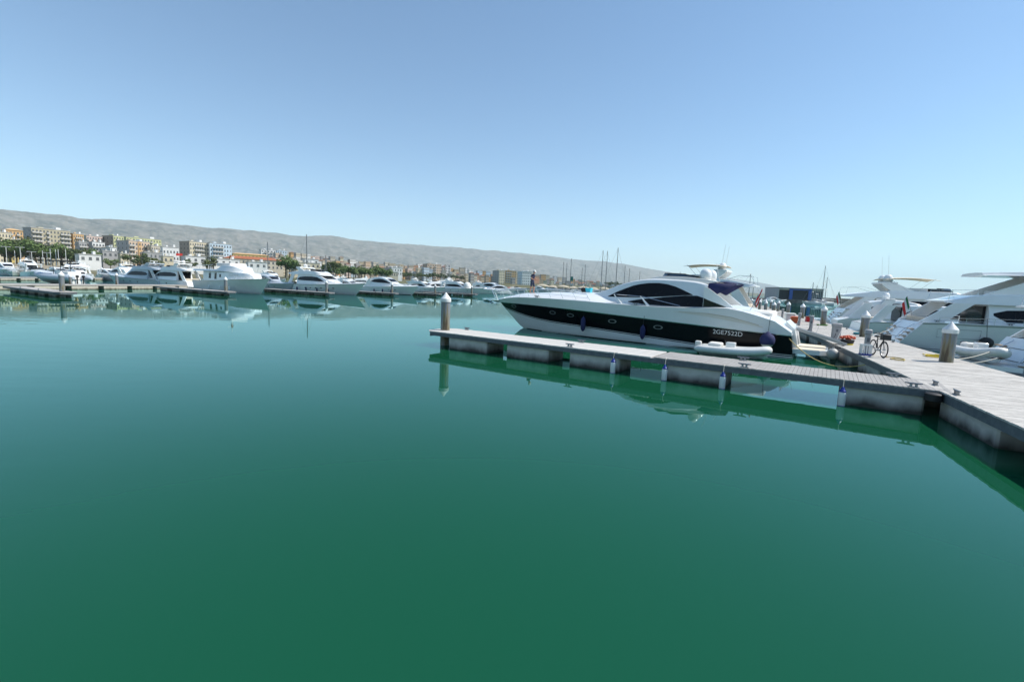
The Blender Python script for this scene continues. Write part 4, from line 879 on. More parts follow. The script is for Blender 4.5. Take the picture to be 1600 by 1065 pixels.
# rows beyond the hardtop cruiser: many small boats
far = [(820, 455.5, 14, 'low white cruiser with a pointed bow behind the man on deck'), (858, 455.8, 13, 'slim white cruiser below the grey beige tower block'), (880, 456.5, 15, 'cruiser with beige canvas near the canopies'), (846, 453.2, 12, 'small cruiser among the boats behind the foredeck rail'), (905, 457, 13, 'small cruiser moored before the pale canopies'), (775, 452.5, 13, 'white cruiser behind the sport cruiser with curved window'), (730, 452, 13, 'cruiser with pale top behind the boat with rounded cover'), (668, 451.2, 12, 'cruiser moored behind the short finger'), (935, 458, 12, 'small cruiser under the tall masts'), (600, 449.5, 12, 'small cruiser behind the hardtop cruiser'), (520, 447, 12, 'small cruiser beyond the swept yacht flybridge'), (700, 451, 11, 'small runabout behind the cone capped pile')]
for i, (px, py, L, lab) in enumerate(far):
    b = wpx(px, py); hd = Vector((.86, -.51)) if i % 3 else Vector((.7, -.71)); hd.normalize()
    cruiser('cruiser', lab, b, hd, L*rnd.uniform(.9, 1.1), arch=bool(i % 2), roof=bool(i % 4), rails_=False, cover=CREAMC if i % 4 == 0 else None, dome_=bool(i % 2))
# crowded rows behind
rb = random.Random(21); row = []
for i in range(17): row.append((4+i*17+rb.uniform(-5, 5), rb.uniform(112, 175)))
for i in range(22): row.append((428+i*17+rb.uniform(-5, 5), rb.uniform(150, 235)))
for i, (px, Y) in enumerate(row):
    q = at_depth(px, hor_y(px), Y); hd = Vector((.86, -.51)) if rb.random() < .6 else Vector((rb.uniform(-.9, .9), -.5)); hd.normalize(); L_ = rb.uniform(9.5, 16)
    grp = 'boats of the crowded rows on the left' if px < 300 else 'boats of the crowded rows behind the fingers'
    wh = 'behind the beam pier' if px < 300 else 'behind the finger pontoons'
    kind_ = i % 5
    if kind_ in (0, 3): flyyacht('flybridge_yacht', 'white flybridge boat in the crowded rows '+wh, (q.x, q.y), hd, L_*1.12, k=L_/15., group=grp, domes=(0.,) if i % 2 else (), bimini=(CANVAS, CREAMC, NAVY)[i % 3] if i % 4 == 0 else None, rails_=True, ports=3)
    elif kind_ == 1: cruiser('cruiser', 'white hardtop boat in the crowded rows '+wh, (q.x, q.y), hd, L_, group=grp, arch=bool(i % 2), topm=GEL if i % 4 else GELG)
    elif kind_ == 2: cruiser('cruiser', 'open boat under canvas in the crowded rows '+wh, (q.x, q.y), hd, L_*.85, group=grp, roof=False, cover=(CANVAS, CREAMC, NAVY)[i % 3])
    else: cruiser('cruiser', 'open white boat with arch in the crowded rows '+wh, (q.x, q.y), hd, L_*.9, group=grp, roof=False, dome_=True)
# ---------- sailing boats with masts
sb = [(881, 409, 260, 'd'), (886, 410.5, 262, 'd'), (893, 404, 258, 'd'), (910, 418, 300, 'e'), (915, 413, 290, 'e'), (942.5, 391, 200, 'tall'), (949.5, 392, 205, 'tall'), (966, 387, 185, 'tall2'), (977, 415, 260, 'e'), (984, 419, 280, 'e'), (479, 366, 160, 's'), (418, 378, 165, 's'), (509, 399, 180, 's'), (1173, 428, 190, 'r'), (1178, 441, 200, 'r'), (1290, 415, 243, 'q'), (1293, 433, 246, 'q'), (1271, 441, 244, 'q'), (1277, 446, 247, 'q'), (1000, 424, 300, 'e'), (1063, 425, 240, 'e'), (702, 414, 230, 'e')]
labs = {'d': 'sailing boat with bare mast in the distant trio left of the canopies', 'e': 'distant sailing boat with a thin bare mast above the far boats', 'tall': 'sailing boat with tall pale mast in the pair left of the darkest mast', 'tall2': 'sailing boat with the darkest tallest mast before the far hills', 's': 'sailing boat with a lone mast rising among the basin yachts', 'r': 'sailing boat with mast beside the blue doored shed across the water', 'q': 'sailing boat with a mast standing at the shed quay'}
for px, yt_, Y, kk in sb:
    q = at_depth(px, yt_, Y); hd_ = Vector((.9, -.43)).normalized() if kk != 'q' else Vector((-.3, .95)).normalized(); Lb = rnd.uniform(11, 13.5)
    sailboat(labs[kk], (q.x+hd_.x*.4*Lb, q.y+hd_.y*.4*Lb), hd_, Lb, q.z, 'sailing boats '+{'d': 'in the distant trio', 'e': 'far off', 'tall': 'in the tall pair', 'tall2': 'alone', 's': 'among the yachts', 'r': 'near the shed', 'q': 'at the shed quay'}[kk])
# ---------- right side: stern-to along the wide pier
HR = Vector((.9165, -.40))
p = A0+Mdir*25.4+Nout*5.4; r1 = flyyacht('flybridge_yacht', 'large pale flybridge yacht with hardtop and dark hull windows, stern to the wide pier', None, HR, 22., B=5.6, k=1.28, hk=.72, fk=1.0, fe=.93, wlow=.16, aft_rail=True, rake=.75, stern_at=(p.x, p.y), hardtop=True, ports=5, flag_='it', domes=(-.5, .5))
p = A0+Mdir*52.0+Nout*6.2; r2 = flyyacht('flybridge_yacht', 'white flybridge yacht with twin domes and cream bimini moored behind the hardtop yacht', None, HR, 24., B=6., k=1.45, hk=.74, fk=1.3, wlow=.2, aft_rail=True, rake=.7, stern_at=(p.x, p.y), domes=(-.5, .5), bimini=CREAMC, flag_='it', topm=GEL)
p = A0+Mdir*12.2+Nout*6.4; r3 = flyyacht('flybridge_yacht', 'rounded white yacht stern carrying an inflatable beside the thick pile', None, HR, 20., B=5.2, k=1.15, hk=.75, wlow=.25, aft_rail=True, rake=.7, stern_at=(p.x, p.y), fly=True, domes=(), rails_=False)
p = A0+Mdir*37.5+Nout*6.; flyyacht('cruiser_yacht', 'low white yacht between the hardtop yacht and the twin dome yacht', None, HR, 15., B=4.4, k=.85, stern_at=(p.x, p.y), domes=(), fly=False)
p = A0+Mdir*44.5+Nout*5.6; cruiser('cruiser', 'white arched cruiser wedged beside the twin dome yacht on the wide pier', None, HR, 13., stern_at=(p.x, p.y), dome_=True)
# yacht behind the black one, same berth side
p = A0+Mdir*36.5-Nout*1.6; flyyacht('flybridge_yacht', 'white flybridge yacht with cream bimini and dome just behind the black hulled yacht', None, YH, 19., B=5.1, k=1.2, stern_at=(p.x, p.y), domes=(.2,), bimini=CREAMC, flag_='it')
p = A0+Mdir*56-Nout*2.5; cruiser('cruiser', 'small cruiser with ivory trim beyond the bimini yacht on the wide pier', None, YH, 12., stern_at=(p.x, p.y), topm=GEL2, dome_=True)
# dinghies
p = yw(14.0, 4.0); rib('dinghy', 'small white inflatable dinghy with outboard tied along the black yacht', (p[0], p[1]), -YH, 3.2, TUBEW, z0=-.06, cover=CANVAS)
p = A0+Mdir*13.7+Nout*5.75; rib('dinghy', 'white inflatable dinghy lying across the swim platform by the thick pile', (p.x, p.y), -Mdir, 3.4, TUBEW, z0=.55)
# ================================================================== TOWN, TREES, SHED
def wallmat(name, c): return mat('render_'+name, c, .9, var=.14, vscale=.35, bump=.15, bscale=3)
WC = {'olive': (.46, .41, .29), 'orange': (.66, .42, .20), 'peach': (.66, .50, .36), 'pink': (.66, .52, .45), 'cream': (.66, .58, .42), 'white': (.78, .77, .74), 'grey': (.40, .39, .38), 'green': (.55, .56, .30), 'beige': (.62, .55, .43), 'bluew': (.55, .66, .74), 'terra': (.58, .34, .22), 'yellow': (.66, .50, .18), 'dark': (.34, .29, .24)}  # the dark tone serves as painted shade on end walls
WM = {k: wallmat(k, c) for k, c in WC.items()}
WIN = mat('dark_window_pane', (.12, .125, .13), .15); SHUT = mat('brown_shutter', (.14, .085, .05), .7); TILE = mat('terracotta_roof_tiles', (.40, .135, .06), .85, c2=(.28, .09, .04), vscale=.5, bump=.5, bscale=2.5); GREENSH = mat('green_awning', (.06, .16, .12), .8); BAL = mat('balcony_slab', (.55, .53, .49), .9, var=.2); AWN = mat('red_awning', (.55, .03, .02), .8)
WME = {}
def winmesh(w, h, m):
    k = (w, h, m.name)
    if k not in WME:
        a = MB(); a.box(-w/2, w/2, -.05, .12, 0, h); a.box(-w/2-.12, w/2+.12, -.13, .1, -.1, 0); WME[k] = a.mesh('window', m, 0)
    return WME[k]
def bmeshbal(w):
    k = ('b', w)
    if k not in WME:
        a = MB(); a.box(-w/2, w/2, -1.25, 0, 0, .16); a.box(-w/2, w/2, -1.25, -1.15, .16, 1.0); a.box(-w/2, -w/2+.1, -1.15, 0, .16, 1.0); a.box(w/2-.1, w/2, -1.15, 0, .16, 1.0); WME[k] = a.mesh('balcony', BAL, 0)
    return WME[k]
def hit(px, C0, d):      # distance along d from C0 where the vertical plane through photo column px is met
    v = azdir(px); den = d.x*v.y-d.y*v.x
    if abs(den) < 1e-6: return None
    return -(C0.x*v.y-C0.y*v.x)/den
def building(label, x0, xc, x1, ytop, Y, th, wall, cols, bal=(), fh=3.1, nfl=None, group=None, roof='flat', detail=True, win=None, side=None, name='apartment_building', bay=None):
    q = at_depth(xc, ytop, Y); C0 = Vector((q.x, q.y)); ztop = q.z; va = azdir(xc); th = th+math.degrees(math.atan2(-va.x, va.y))
    d1 = Vector((math.cos(rad(th)), math.sin(rad(th)))); d2 = Vector((-d1.y, d1.x))
    a = hit(x1, C0, d1) or 20.; a = min(max(abs(a), 3.), 140.)
    b = hit(x0, C0, d2) if xc-x0 > .5 else 11.; b = min(max(abs(b), 6.), 40.)
    zg = ground_z(C0.x, C0.y)-.4; h = max(ztop-zg, 3.2)
    t = thing(name, label, 'building' if 'house' not in name else 'house', (C0.x, C0.y, zg), rad(th), group)
    MB().box(0, a, 0, b, 0, h).build('wall', WM[wall], t, 0)
    if side: MB().box(-.04, 0, .02, b-.02, 0, h-.02).build('end_wall', WM[side], t, 0)  # grey and dark end walls: shade of the sunless side painted as colour
    if roof == 'flat':
        mb = MB(); mb.box(-.25, a+.25, -.25, b+.25, h, h+.35); ro = mb.build('roof', BAL, t, 0)
        if detail:
            for k in range(2): x = a*(.25+.45*k); mb = MB(); mb.box(x, x+min(3.2, a*.12), b*.3, b*.6, h+.35, h+(2.0 if k else 1.3)); mb.build('stair_tower', WM['white' if k else wall], ro, 0)
    else:
        o_ = .5; m_ = min(a, b)*.45; mb = MB(); mb.add([(-o_, -o_, h), (a+o_, -o_, h), (a+o_, b+o_, h), (-o_, b+o_, h), (m_, b/2, h+m_*.34), (a-m_, b/2, h+m_*.34)], [(0, 1, 5, 4), (1, 2, 5), (2, 3, 4, 5), (3, 0, 4), (3, 2, 1, 0)]); mb.build('roof', TILE if roof == 'tile' else WM['orange'], t, 0)
    nf = nfl or max(1, int(h/fh)); cw = a/cols; W_ = round(min(1.3, cw*.42), 1); wm = win or WIN
    if bay:
        c0, c1, bm_ = bay; MB().box(c0*cw, c1*cw, -.5, 0, 0, h-.3).build('bay', WM[bm_], t, 0)
    if detail:
        for f in range(nf):
            z = h-.4-fh*(f+1)+.9
            if z < .3: continue
            for c in range(cols):
                x = cw*(c+.5); off = -.5 if bay and bay[0] <= c < bay[1] else 0
                if c in bal: put('balcony', bmeshbal(round(cw*.94, 1)), t, (x, off, z-.95)); put('window', winmesh(round(min(2.2, cw*.6), 1), 2.1, wm), t, (x, off, z-.7))
                else: put('window', winmesh(W_, 1.4, wm), t, (x, off, z))
            for c in range(max(1, int(b/5))):
                o = put('window', winmesh(1.1, 1.4, wm), t, (0, b*(c+.5)/max(1, int(b/5)), z), rad(-90))
    else:
        mb = MB()
        for f in range(nf):
            z = h-.4-fh*(f+1)+.9
            if z < .3: continue
            for c in range(cols): x = cw*(c+.5); mb.box(x-W_/2, x+W_/2, -.06, .05, z, z+1.4)
            for c in range(2): y = b*(c+.5)/2; mb.box(-.06, .05, y-.6, y+.6, z, z+1.4)
        if mb.v: o = mb.build('windows', wm, t, 0); o['kind'] = 'stuff'
    return t
building('six storey olive apartment block with five stacks of balconies above the trees', 40, 48.5, 113, 355.5, 350, 22, 'olive', 11, (0, 1, 2, 4, 8, 9, 10), side='grey')
building('orange cream apartment block right of the olive balcony block', 113, 114, 134, 365, 372, 22, 'orange', 5, (1, 2, 3))
building('pink apartment block with stepped roof and small balconies', 134, 135, 163, 368, 395, 22, 'pink', 6, (0, 2, 4), side='beige')
building('house with orange roof edge peeping over the trees', 6, 8, 40, 358.5, 330, 15, 'orange', 5, (1, 3), roof='orange', name='town_house')
building('cream low house among the trees beside the orange roofed house', -14, -8, 21, 362, 300, 15, 'cream', 5, (), name='town_house')
building('yellow house showing between the tree crowns', 14, 16, 28, 374, 285, 15, 'yellow', 2, (), name='town_house')
building('grey terraced block with white balconies under the pink block', 121, 123, 138, 378, 330, 20, 'grey', 3, (0, 1, 2))
building('white terraced block with wide balconies left of the green yellow block', 141, 144, 166, 378, 335, 20, 'white', 4, (0, 1, 2, 3), side='grey')
building('green yellow apartment tower with end wall shaded by colour', 162, 177, 196, 368, 400, 26, 'green', 4, (1,), side='dark')
building('long pale green yellow block behind the peach block', 196, 197, 254, 370, 425, 20, 'green', 12, (2, 5, 8))
building('peach apartment block with orange centre and white balconies', 184, 201, 236, 376, 340, 24, 'peach', 7, (0, 1, 5, 6), side='grey', bay=(3, 4, 'orange'))
building('beige block with small balconies next to the peach block', 236, 236.5, 255, 384, 345, 20, 'beige', 5, (0, 2, 4))
building('white square building with five dark windows and red awning', 252, 254, 281, 385.5, 320, 10, 'white', 5, (), fh=4.2)
building('long beige block with end wall shaded by colour and brown balconies', 282, 296, 327, 377, 360, 24, 'cream', 8, (2, 3, 4, 5), side='dark')
building('white blue apartment block with rows of dark balconies', 327, 327.5, 363, 379.5, 368, 18, 'bluew', 8, (1, 2, 3, 4), side='white')
building('grey warehouse wall behind the trees by the green tower', 156, 160, 186, 392, 290, 12, 'grey', 3, (), name='low_building', nfl=1)
building('white garden wall house beneath the green tower', 160, 172, 184, 386.5, 310, 12, 'white', 3, (), name='town_house')
building('white harbour office with two small dark windows', 118, 123.5, 159, 397, 246, 8, 'white', 3, (), name='harbour_office', nfl=1)
building('cream low house left of the round trees', 186, 188, 203, 396, 280, 12, 'cream', 3, (), name='town_house')
building('grey low building behind the round trees', 222, 226, 254, 394, 290, 12, 'grey', 4, (), name='low_building', nfl=2)
building('pale yellow cabin beside the white dome boat', 254, 255, 272, 400, 270, 12, 'cream', 2, (), name='low_building', nfl=1)
building('white low quay building behind the red lantern mast', 284, 290, 322, 400, 285, 10, 'white', 3, (), name='low_building', nfl=1)
building('white boatyard building right of the trawler roof', 330, 334, 375, 404, 300, 10, 'white', 4, (), name='low_building', nfl=1)
building('long building with terracotta tiled roof behind the masts', 346, 349, 443, 402.5, 330, 6, 'beige', 14, (), roof='tile', name='low_building', nfl=2)
building('row of orange roofed yellow houses above the terracotta roof', 363, 364, 421, 396, 400, 10, 'yellow', 10, (), roof='orange', name='town_house')
building('white house cluster with blue tower on the rise', 405, 408, 432, 389.5, 520, 12, 'white', 5, (1, 3))
building('pale blue flat roofed house next to the white cluster', 432, 433, 449, 391, 520, 12, 'bluew', 4, (1,))
building('white boat shed under the dark tree', 384, 388, 418, 409, 280, 8, 'white', 3, (), name='low_building', nfl=1)
building('long cream wall building behind the swept yacht', 455, 458, 500, 409.5, 330, 8, 'cream', 6, (), name='low_building', nfl=1)
building('white hangar like house with arched front', 470, 476, 498, 404.5, 360, 8, 'white', 3, (), name='low_building', nfl=1)
building('tall white block end standing out in the distant town', 694, 696.5, 703.5, 413.5, 620, 14, 'white', 3, (), side='dark')
building('brown stepped apartment block left of the tall white block', 660, 668, 689, 412, 600, 18, 'peach', 6, (1, 3), side='dark')
building('grey beige tower block behind the orange bundle', 769, 780, 788, 422.5, 560, 24, 'cream', 3, (), side='grey')
building('orange balcony block right of the grey beige tower', 788, 790, 806, 422.5, 640, 14, 'orange', 5, (0, 1, 2))
building('white block with dark vertical window stripes near the standing man', 808, 816, 830, 424, 560, 18, 'white', 5, (), side='bluew')
building('white round fronted harbour building beyond the hardtop cruiser', 598, 612, 628, 418, 420, 14, 'white', 4, (), side='grey', name='low_building', nfl=2)
building('cream terminal building near the far trees', 590, 604, 622, 424.5, 380, 10, 'beige', 5, (), name='low_building', nfl=1)
# red awning
q = at_depth(275, 397.5, 318.5); t = thing('awning', 'small red awning on the white square building', 'awning', (q.x, q.y, q.z-.8), rad(45)); MB().side([(0, 0), (0, 1.6), (3.4, 1.6), (3.4, 0)], -1.2, -.1).build('awning_cloth', AWN, t, 0)
# the rest of the town, house by house
cl = ['cream', 'cream', 'peach', 'white', 'white', 'white', 'pink', 'beige', 'beige', 'terra', 'orange', 'grey', 'bluew', 'cream']
TOP = [(420, 398), (450, 396), (480, 398), (505, 401), (530, 404), (545, 407), (570, 409), (600, 411), (640, 413), (668, 412), (700, 415), (740, 420), (765, 424), (800, 424), (830, 428), (860, 433), (890, 437), (930, 441), (960, 444), (1000, 447), (1040, 451), (1090, 455)]
def town(x0, x1, Y0, Y1, dy, wd, lab, grp, names='town_house'):
    x = x0
    while x < x1:
        w_ = wd*rnd.uniform(.6, 1.4); Y = lerp(Y0, Y1, (x-x0)/(x1-x0))*rnd.uniform(.92, 1.1); c = rnd.choice(cl); yt_ = interp(TOP, x)+dy+rnd.uniform(-2.5, 3.0)
        building(lab % c.replace('bluew', 'pale blue').replace('terra', 'terracotta'), x, x+w_*.28, x+w_, yt_, Y, rnd.uniform(8, 28), c, max(2, int(w_/2.2)), (), fh=3.2, group=grp, roof='flat' if rnd.random() < .75 else 'tile', detail=False, side=rnd.choice([None, 'grey', 'dark', 'beige']), name=names, win=rnd.choice([WIN, SHUT]))
        x += w_*rnd.uniform(.62, 1.0)
town(420, 640, 520, 640, 0, 9, '%s house in the hillside town row behind the swept yacht', 'houses of the near town row')
town(425, 640, 430, 520, 6.5, 8, '%s house in the lower row behind the basin yachts', 'houses of the lower town row')
town(632, 800, 640, 760, 2.0, 7.5, '%s house of the dense town between the white block and the tower', 'houses of the middle town')
town(640, 800, 560, 640, 8.0, 8, '%s house on the waterfront under the dense town', 'waterfront houses')
town(800, 1000, 800, 1150, 0, 7, '%s house of the far town beyond the standing man', 'houses of the far town')
town(826, 960, 720, 1000, 5, 7, '%s house on the far waterfront beyond the foredeck', 'far waterfront houses')
town(1000, 1100, 1300, 1700, 0, 6, '%s house at the far end of the town along the coast', 'houses at the end of town')
# trees
LEAF = [mat('leaf_dark', (.05, .08, .026), .7, c2=(.095, .125, .035), vscale=.6), mat('leaf_olive', (.07, .095, .028), .7, c2=(.12, .13, .035), vscale=.6), mat('leaf_green', (.075, .135, .03), .7, c2=(.13, .18, .045), vscale=.6)]
BARK = mat('bark', (.10, .075, .05), .95, var=.3, vscale=4)
def tree_meshes(seed, flat, leaf):
    r = random.Random(seed); mb = MB(); lobes = []
    for i in range(11):
        a = r.uniform(0, 6.28); d = r.uniform(.1, .95); z = r.uniform(.55, .98) if not flat else r.uniform(.7, .95); lobes.append((.42*d*math.cos(a), .42*d*math.sin(a), z*(1-.22*d), r.uniform(.11, .2)))
    for (lx, ly, lz, lr) in lobes:
        for _ in range(95):
            v = Vector((r.gauss(0, 1), r.gauss(0, 1), r.gauss(0, 1))).normalized()*lr*r.uniform(.6, 1.08); v.z *= .75
            c = Vector((lx, ly, lz))+v; n = (v.normalized()+Vector((r.uniform(-.8, .8), r.uniform(-.8, .8), r.uniform(-.5, .8)))).normalized()
            u = n.orthogonal().normalized(); w_ = n.cross(u); s = r.uniform(.022, .045)
            mb.add([c+u*s, c+w_*s*.7, c-u*s, c-w_*s*.7], [(0, 1, 2, 3)])
    cm = mb.mesh('crown', leaf, 0)
    tb_ = MB(); tb_.tube([(0, 0, 0), (.01, .01, .3), (-.01, .0, .6), (.0, 0, .8)], [.035, .026, .018, .008], 7)
    for (lx, ly, lz, lr) in lobes[:6]: tb_.tube([(0, 0, r.uniform(.35, .55)), (lx*.6, ly*.6, lz-.14), (lx, ly, lz)], [.016, .01, .004], 5)
    return cm, tb_.mesh('trunk', BARK)
TV = [tree_meshes(11+i, i % 2, LEAF[i % 3]) for i in range(6)]
def tree(px, ytop, Y, hgt, lab, grp, vi, wide=1.):
    q = at_depth(px, ytop, Y); zg = max(ground_z(q.x, q.y)-.1, .0); hgt = max(q.z-zg, 3.)
    t = thing('tree', lab, 'tree', (q.x, q.y, zg), rnd.uniform(0, 6.28), grp); cm, tm = TV[vi % 6]; s = hgt*1.02
    put('crown', cm, t, sc_=(s*wide, s*wide, s)); put('trunk', tm, t, sc_=(s, s, s))
for i, (x, y) in enumerate(((-8, 368), (4, 371), (14, 373), (30, 374), (38, 371), (46, 376), (54, 379), (62, 381), (70, 380), (78, 382), (86, 384), (94, 382), (24, 384), (10, 386))):
    tree(x, y, 262+6*math.sin(i*2.1), 9, 'dark evergreen tree in the grove below the olive apartment block', 'trees of the promenade grove', i, 1.05)
for i, (x, y) in enumerate(((104, 385), (112, 388), (120, 388.5), (133, 389), (146, 390))): tree(x, y, 258, 7, 'bushy tree in the line between the grove and the harbour office', 'trees by the harbour office', i+1)
for i, (x, y, lab) in enumerate(((214, 393.5, 'large round dark tree before the peach apartment block'), (238, 400, 'low olive tree right of the large round tree'), (172, 403, 'yellowish bush by the harbour office'), (296, 405, 'round olive bush behind the trawler'), (333, 401, 'light green tree above the trawler roof'), (446, 401, 'dark pine beside the terracotta roof'), (452, 404, 'dark pine crown next to the white arched building'), (521, 406, 'dark conifer among the hillside houses'))): tree(x, y, 250+i*8, 8, lab, None, i, 1.1)
for i in range(12): x = 510+i*8.6; tree(x, 413.5+.04*(x-508)+rnd.uniform(-1, 2.5), 330+i*4, 7, 'bright green tree in the row behind the hardtop cruiser', 'green trees along the basin shore', (2 if i % 3 else 5), 1.25)
for i in range(12): x = 622+i*9; tree(x, 424+.045*(x-622)+rnd.uniform(-1.5, 2), 470+i*9, 8, 'dark tree on the far waterfront under the town', 'dark trees on the far waterfront', (0 if i % 2 else 3), 1.3)
for i in range(8): x = 952+i*9; tree(x, 439.5+.07*(x-952)+rnd.uniform(-1, 1.5), 600+i*25, 8, 'dark shore tree behind the tall masts', 'dark trees behind the masts', 0, 1.4)
# promenade wall and lamp posts
a0 = azdir(-40); a1 = azdir(118); struct(strip_wall('promenade_wall', [(a0.x*243, a0.y*243), (a1.x*246, a1.y*246)], 1., 0, 3.6, SAND))
lp = MB(); lp.lathe([(.16, 0), (.13, .4), (.10, 9.)], 8); lm = lp.mesh('post', WHITEP); la = MB(); la.box(-1.7, 1.7, -.12, .12, 8.95, 9.1); lam = la.mesh('arm', WHITEP, 0); lh = MB(); lh.box(-.35, .35, -.16, .16, 8.85, 8.96); lhm = lh.mesh('lamp_head', GREYP, 0)
for x, yt_, arm in ((9, 385, 1), (31, 386, 1), (22.5, 391, 0), (49, 393, 1), (66, 391, 0), (73, 394.5, 1), (78, 388, 0), (86.5, 389, 0), (90.5, 389, 0), (102, 388.5, 0)):
    q = at_depth(x, yt_, 236); zg = 1.7; s = (q.z-zg)/9.1
    t = thing('street_lamp', 'white lamp post with a cross arm on the promenade' if arm else 'plain white post on the promenade', 'lamp post', (q.x, q.y, zg), rad(30), 'posts along the promenade'); put('post', lm, t, sc_=(1, 1, s))
    if arm:
        o = put('arm', lam, t, (0, 0, 9*s-9)); put('lamp_head', lhm, t, (1.4, 0, 9*s-9)); put('lamp_head', lhm, t, (-1.4, 0, 9*s-9))
# pale canopies over the far berths
CANO = mat('sand_canopy_cloth', (.50, .43, .32), .85, var=.15)
for i, x in enumerate((848, 864, 880, 896, 912, 928, 944, 958)):
    Y = 225; q = at_depth(x, 443.5+.05*(x-848)+(1.2 if i % 2 else 0), Y); t = thing('berth_canopy', 'sand coloured peaked canopy on posts over the far berths', 'canopy', (q.x, q.y, .3), rad(-20), 'canopies over the far berths'); zz = q.z-.3
    G = [[(u*2.9, v*3.2, zz-1.0*max(abs(u), abs(v))**1.3) for v in (-1, -.6, -.25, 0, .25, .6, 1)] for u in (-1, -.6, -.25, 0, .25, .6, 1)]; MB().grid(G).build('canopy_cloth', CANO, t, 30).modifiers.new('t', 'SOLIDIFY').thickness = .06
    for a in (-1, 1):
        for b in (-1, 1): MB().tube([(a*2.75, b*3.05, -.6), (a*2.75, b*3.05, zz-.95)], .07, 6).build('canopy_post', ALU, t)
q = at_depth(893.5, 432, 240); t = thing('harbour_sign', 'green rectangular sign board standing above the canopies', 'sign', (q.x, q.y, .5), rad(-5)); MB().box(-.7, .7, -.06, .06, q.z-2.7, q.z-.5).build('board', mat('green_sign', (.01, .16, .13), .5), t); [MB().tube([(x, 0, 0), (x, 0, q.z-2.6)], .06, 6).build('sign_post', ALU, t) for x in (-.5, .5)]
# boat shed with blue doors
q0 = at_depth(1216, 466, 262); q1 = at_depth(1284, 470, 262); ztop = at_depth(1240, 449.5, 262).z
dirn = Vector((q1.x-q0.x, q1.y-q0.y)); W_ = dirn.length
t = thing('boat_shed', 'long flat roofed boat shed with two blue doors on the outer quay', 'shed', (q0.x, q0.y, 1.9), ang_of(dirn)); h_ = ztop-1.9
SHEDW = mat('shed_cladding', (.45, .45, .44), .7, var=.15, vscale=.4, stretch=(6, 6, 1)); SHEDD = mat('shed_dark_interior', (.06, .06, .065), .9, var=.3); SHEDB = mat('blue_door_paint', (.02, .09, .36), .5, var=.2)
MB().box(0, W_, .9, 14, 0, h_-.4).build('wall', SHEDD, t, 0); MB().box(-.3, .0, -.2, 14, 0, h_-.3).build('end_wall', SHEDW, t, 0); MB().box(W_, W_+.3, -.2, 14, 0, h_-.3).build('end_wall', SHEDW, t, 0)
MB().box(-.5, W_+.5, -.5, 14.3, h_-.3, h_).build('roof', SHEDW, t, 0); MB().box(0, W_, .0, .88, h_-1.3, h_-.32).build('fascia', mat('shed_cream', (.55, .50, .42), .8), t, 0)
for x in (.235*W_, .67*W_):
    MB().box(x, x+.075*W_, -.35, .0, 0, h_-.5).build('blue_door', SHEDB, t, 0)
MB().box(.31*W_, .67*W_, -.2, -.01, h_-1.25, h_-.6).build('door_rail', SHEDB, t, 0)
for k in range(6): MB().box((.76+.04*k)*W_, (.775+.04*k)*W_, .6, .88, .8, h_-1.4).build('window_strip', SHEDW, t, 0)
q = at(1365, 474.5); t = thing('breakwater_wall', 'long low sand coloured breakwater wall beyond the shed', 'breakwater', (q0.x+20, q0.y+18, 1.9), ang_of(dirn)-.12); MB().box(0, 190, 0, 3, -1.9, 1.35).build('wall', SAND, t, 0); MB().box(-.2, 190.2, -.2, 3.2, 1.35, 1.6).build('coping', QUAY, t, 0)
# small things on the outer quay
for i, (px, lab) in enumerate(((1168, 'white work boat ashore left of the shed'), (1196, 'small cruiser ashore beside the shed end wall'), (1225, 'cruiser moored before the left blue door'), (1262, 'cruiser laid up before the shed windows'), (1300, 'white cruiser on the quay right of the shed'), (1330, 'low cruiser at the quay end right of the shed'))):
    q = at_depth(px, 470, 246); cruiser('cruiser', lab, (q.x, q.y), Vector((-.8, .2)).normalized() if i % 2 else Vector((.9, .1)).normalized(), rnd.uniform(8, 11), arch=bool(i % 2), rails_=False)
# ================================================================== THINGS ON THE WIDE PIER
def pp(t, a, z=PZ): x, y = pier_pt(t, a); return (x, y, z)
MR = ang_of(Mdir)
# bicycle leaning on the service pedestal (x forward)
bk = thing('bicycle', 'black bicycle parked against the service pedestal on the wide pier', 'bicycle', pp(8.25, .72), ang_of(-Mdir)+rad(8))
def wheel(x):
    w_ = thing.__call__ if False else None
    R_ = .33; ring = [(x+R_*math.cos(a), 0, R_+.012+R_*math.sin(a)) for a in [2*math.pi*i/24 for i in range(25)]]
    ty = MB().tube(ring, .026, 6).build('tyre', DARKR, bk, 60); r2 = [(x+.295*math.cos(a), 0, R_+.012+.295*math.sin(a)) for a in [2*math.pi*i/24 for i in range(25)]]
    MB().tube(r2, .012, 5).build('rim', ALU, ty, 60); mb = MB()
    for i in range(10): a = 2*math.pi*i/10; mb.tube([(x, 0, R_+.012), (x+.29*math.cos(a), 0, R_+.012+.29*math.sin(a))], .004, 3)
    o = mb.build('spokes', ALU, ty); o['kind'] = 'stuff'; MB().tube([(x, -.05, R_+.012), (x, .05, R_+.012)], .03, 8).build('hub', ALU, ty)
wheel(.52); wheel(-.52)
mb = MB(); mb.tube([(-.52, 0, .34), (-.08, 0, .28)], .014, 6); mb.tube([(-.08, 0, .28), (-.2, 0, .82)], .018, 6); mb.tube([(-.08, 0, .28), (.36, 0, .72)], .02, 6); mb.tube([(-.18, 0, .74), (.34, 0, .82)], .017, 6); mb.tube([(-.52, 0, .34), (-.18, 0, .74)], .013, 6); mb.build('frame', DARKR, bk)
mb = MB(); mb.tube([(.52, 0, .34), (.40, 0, .66), (.32, 0, .98)], .018, 6); mb.build('fork', DARKR, bk)
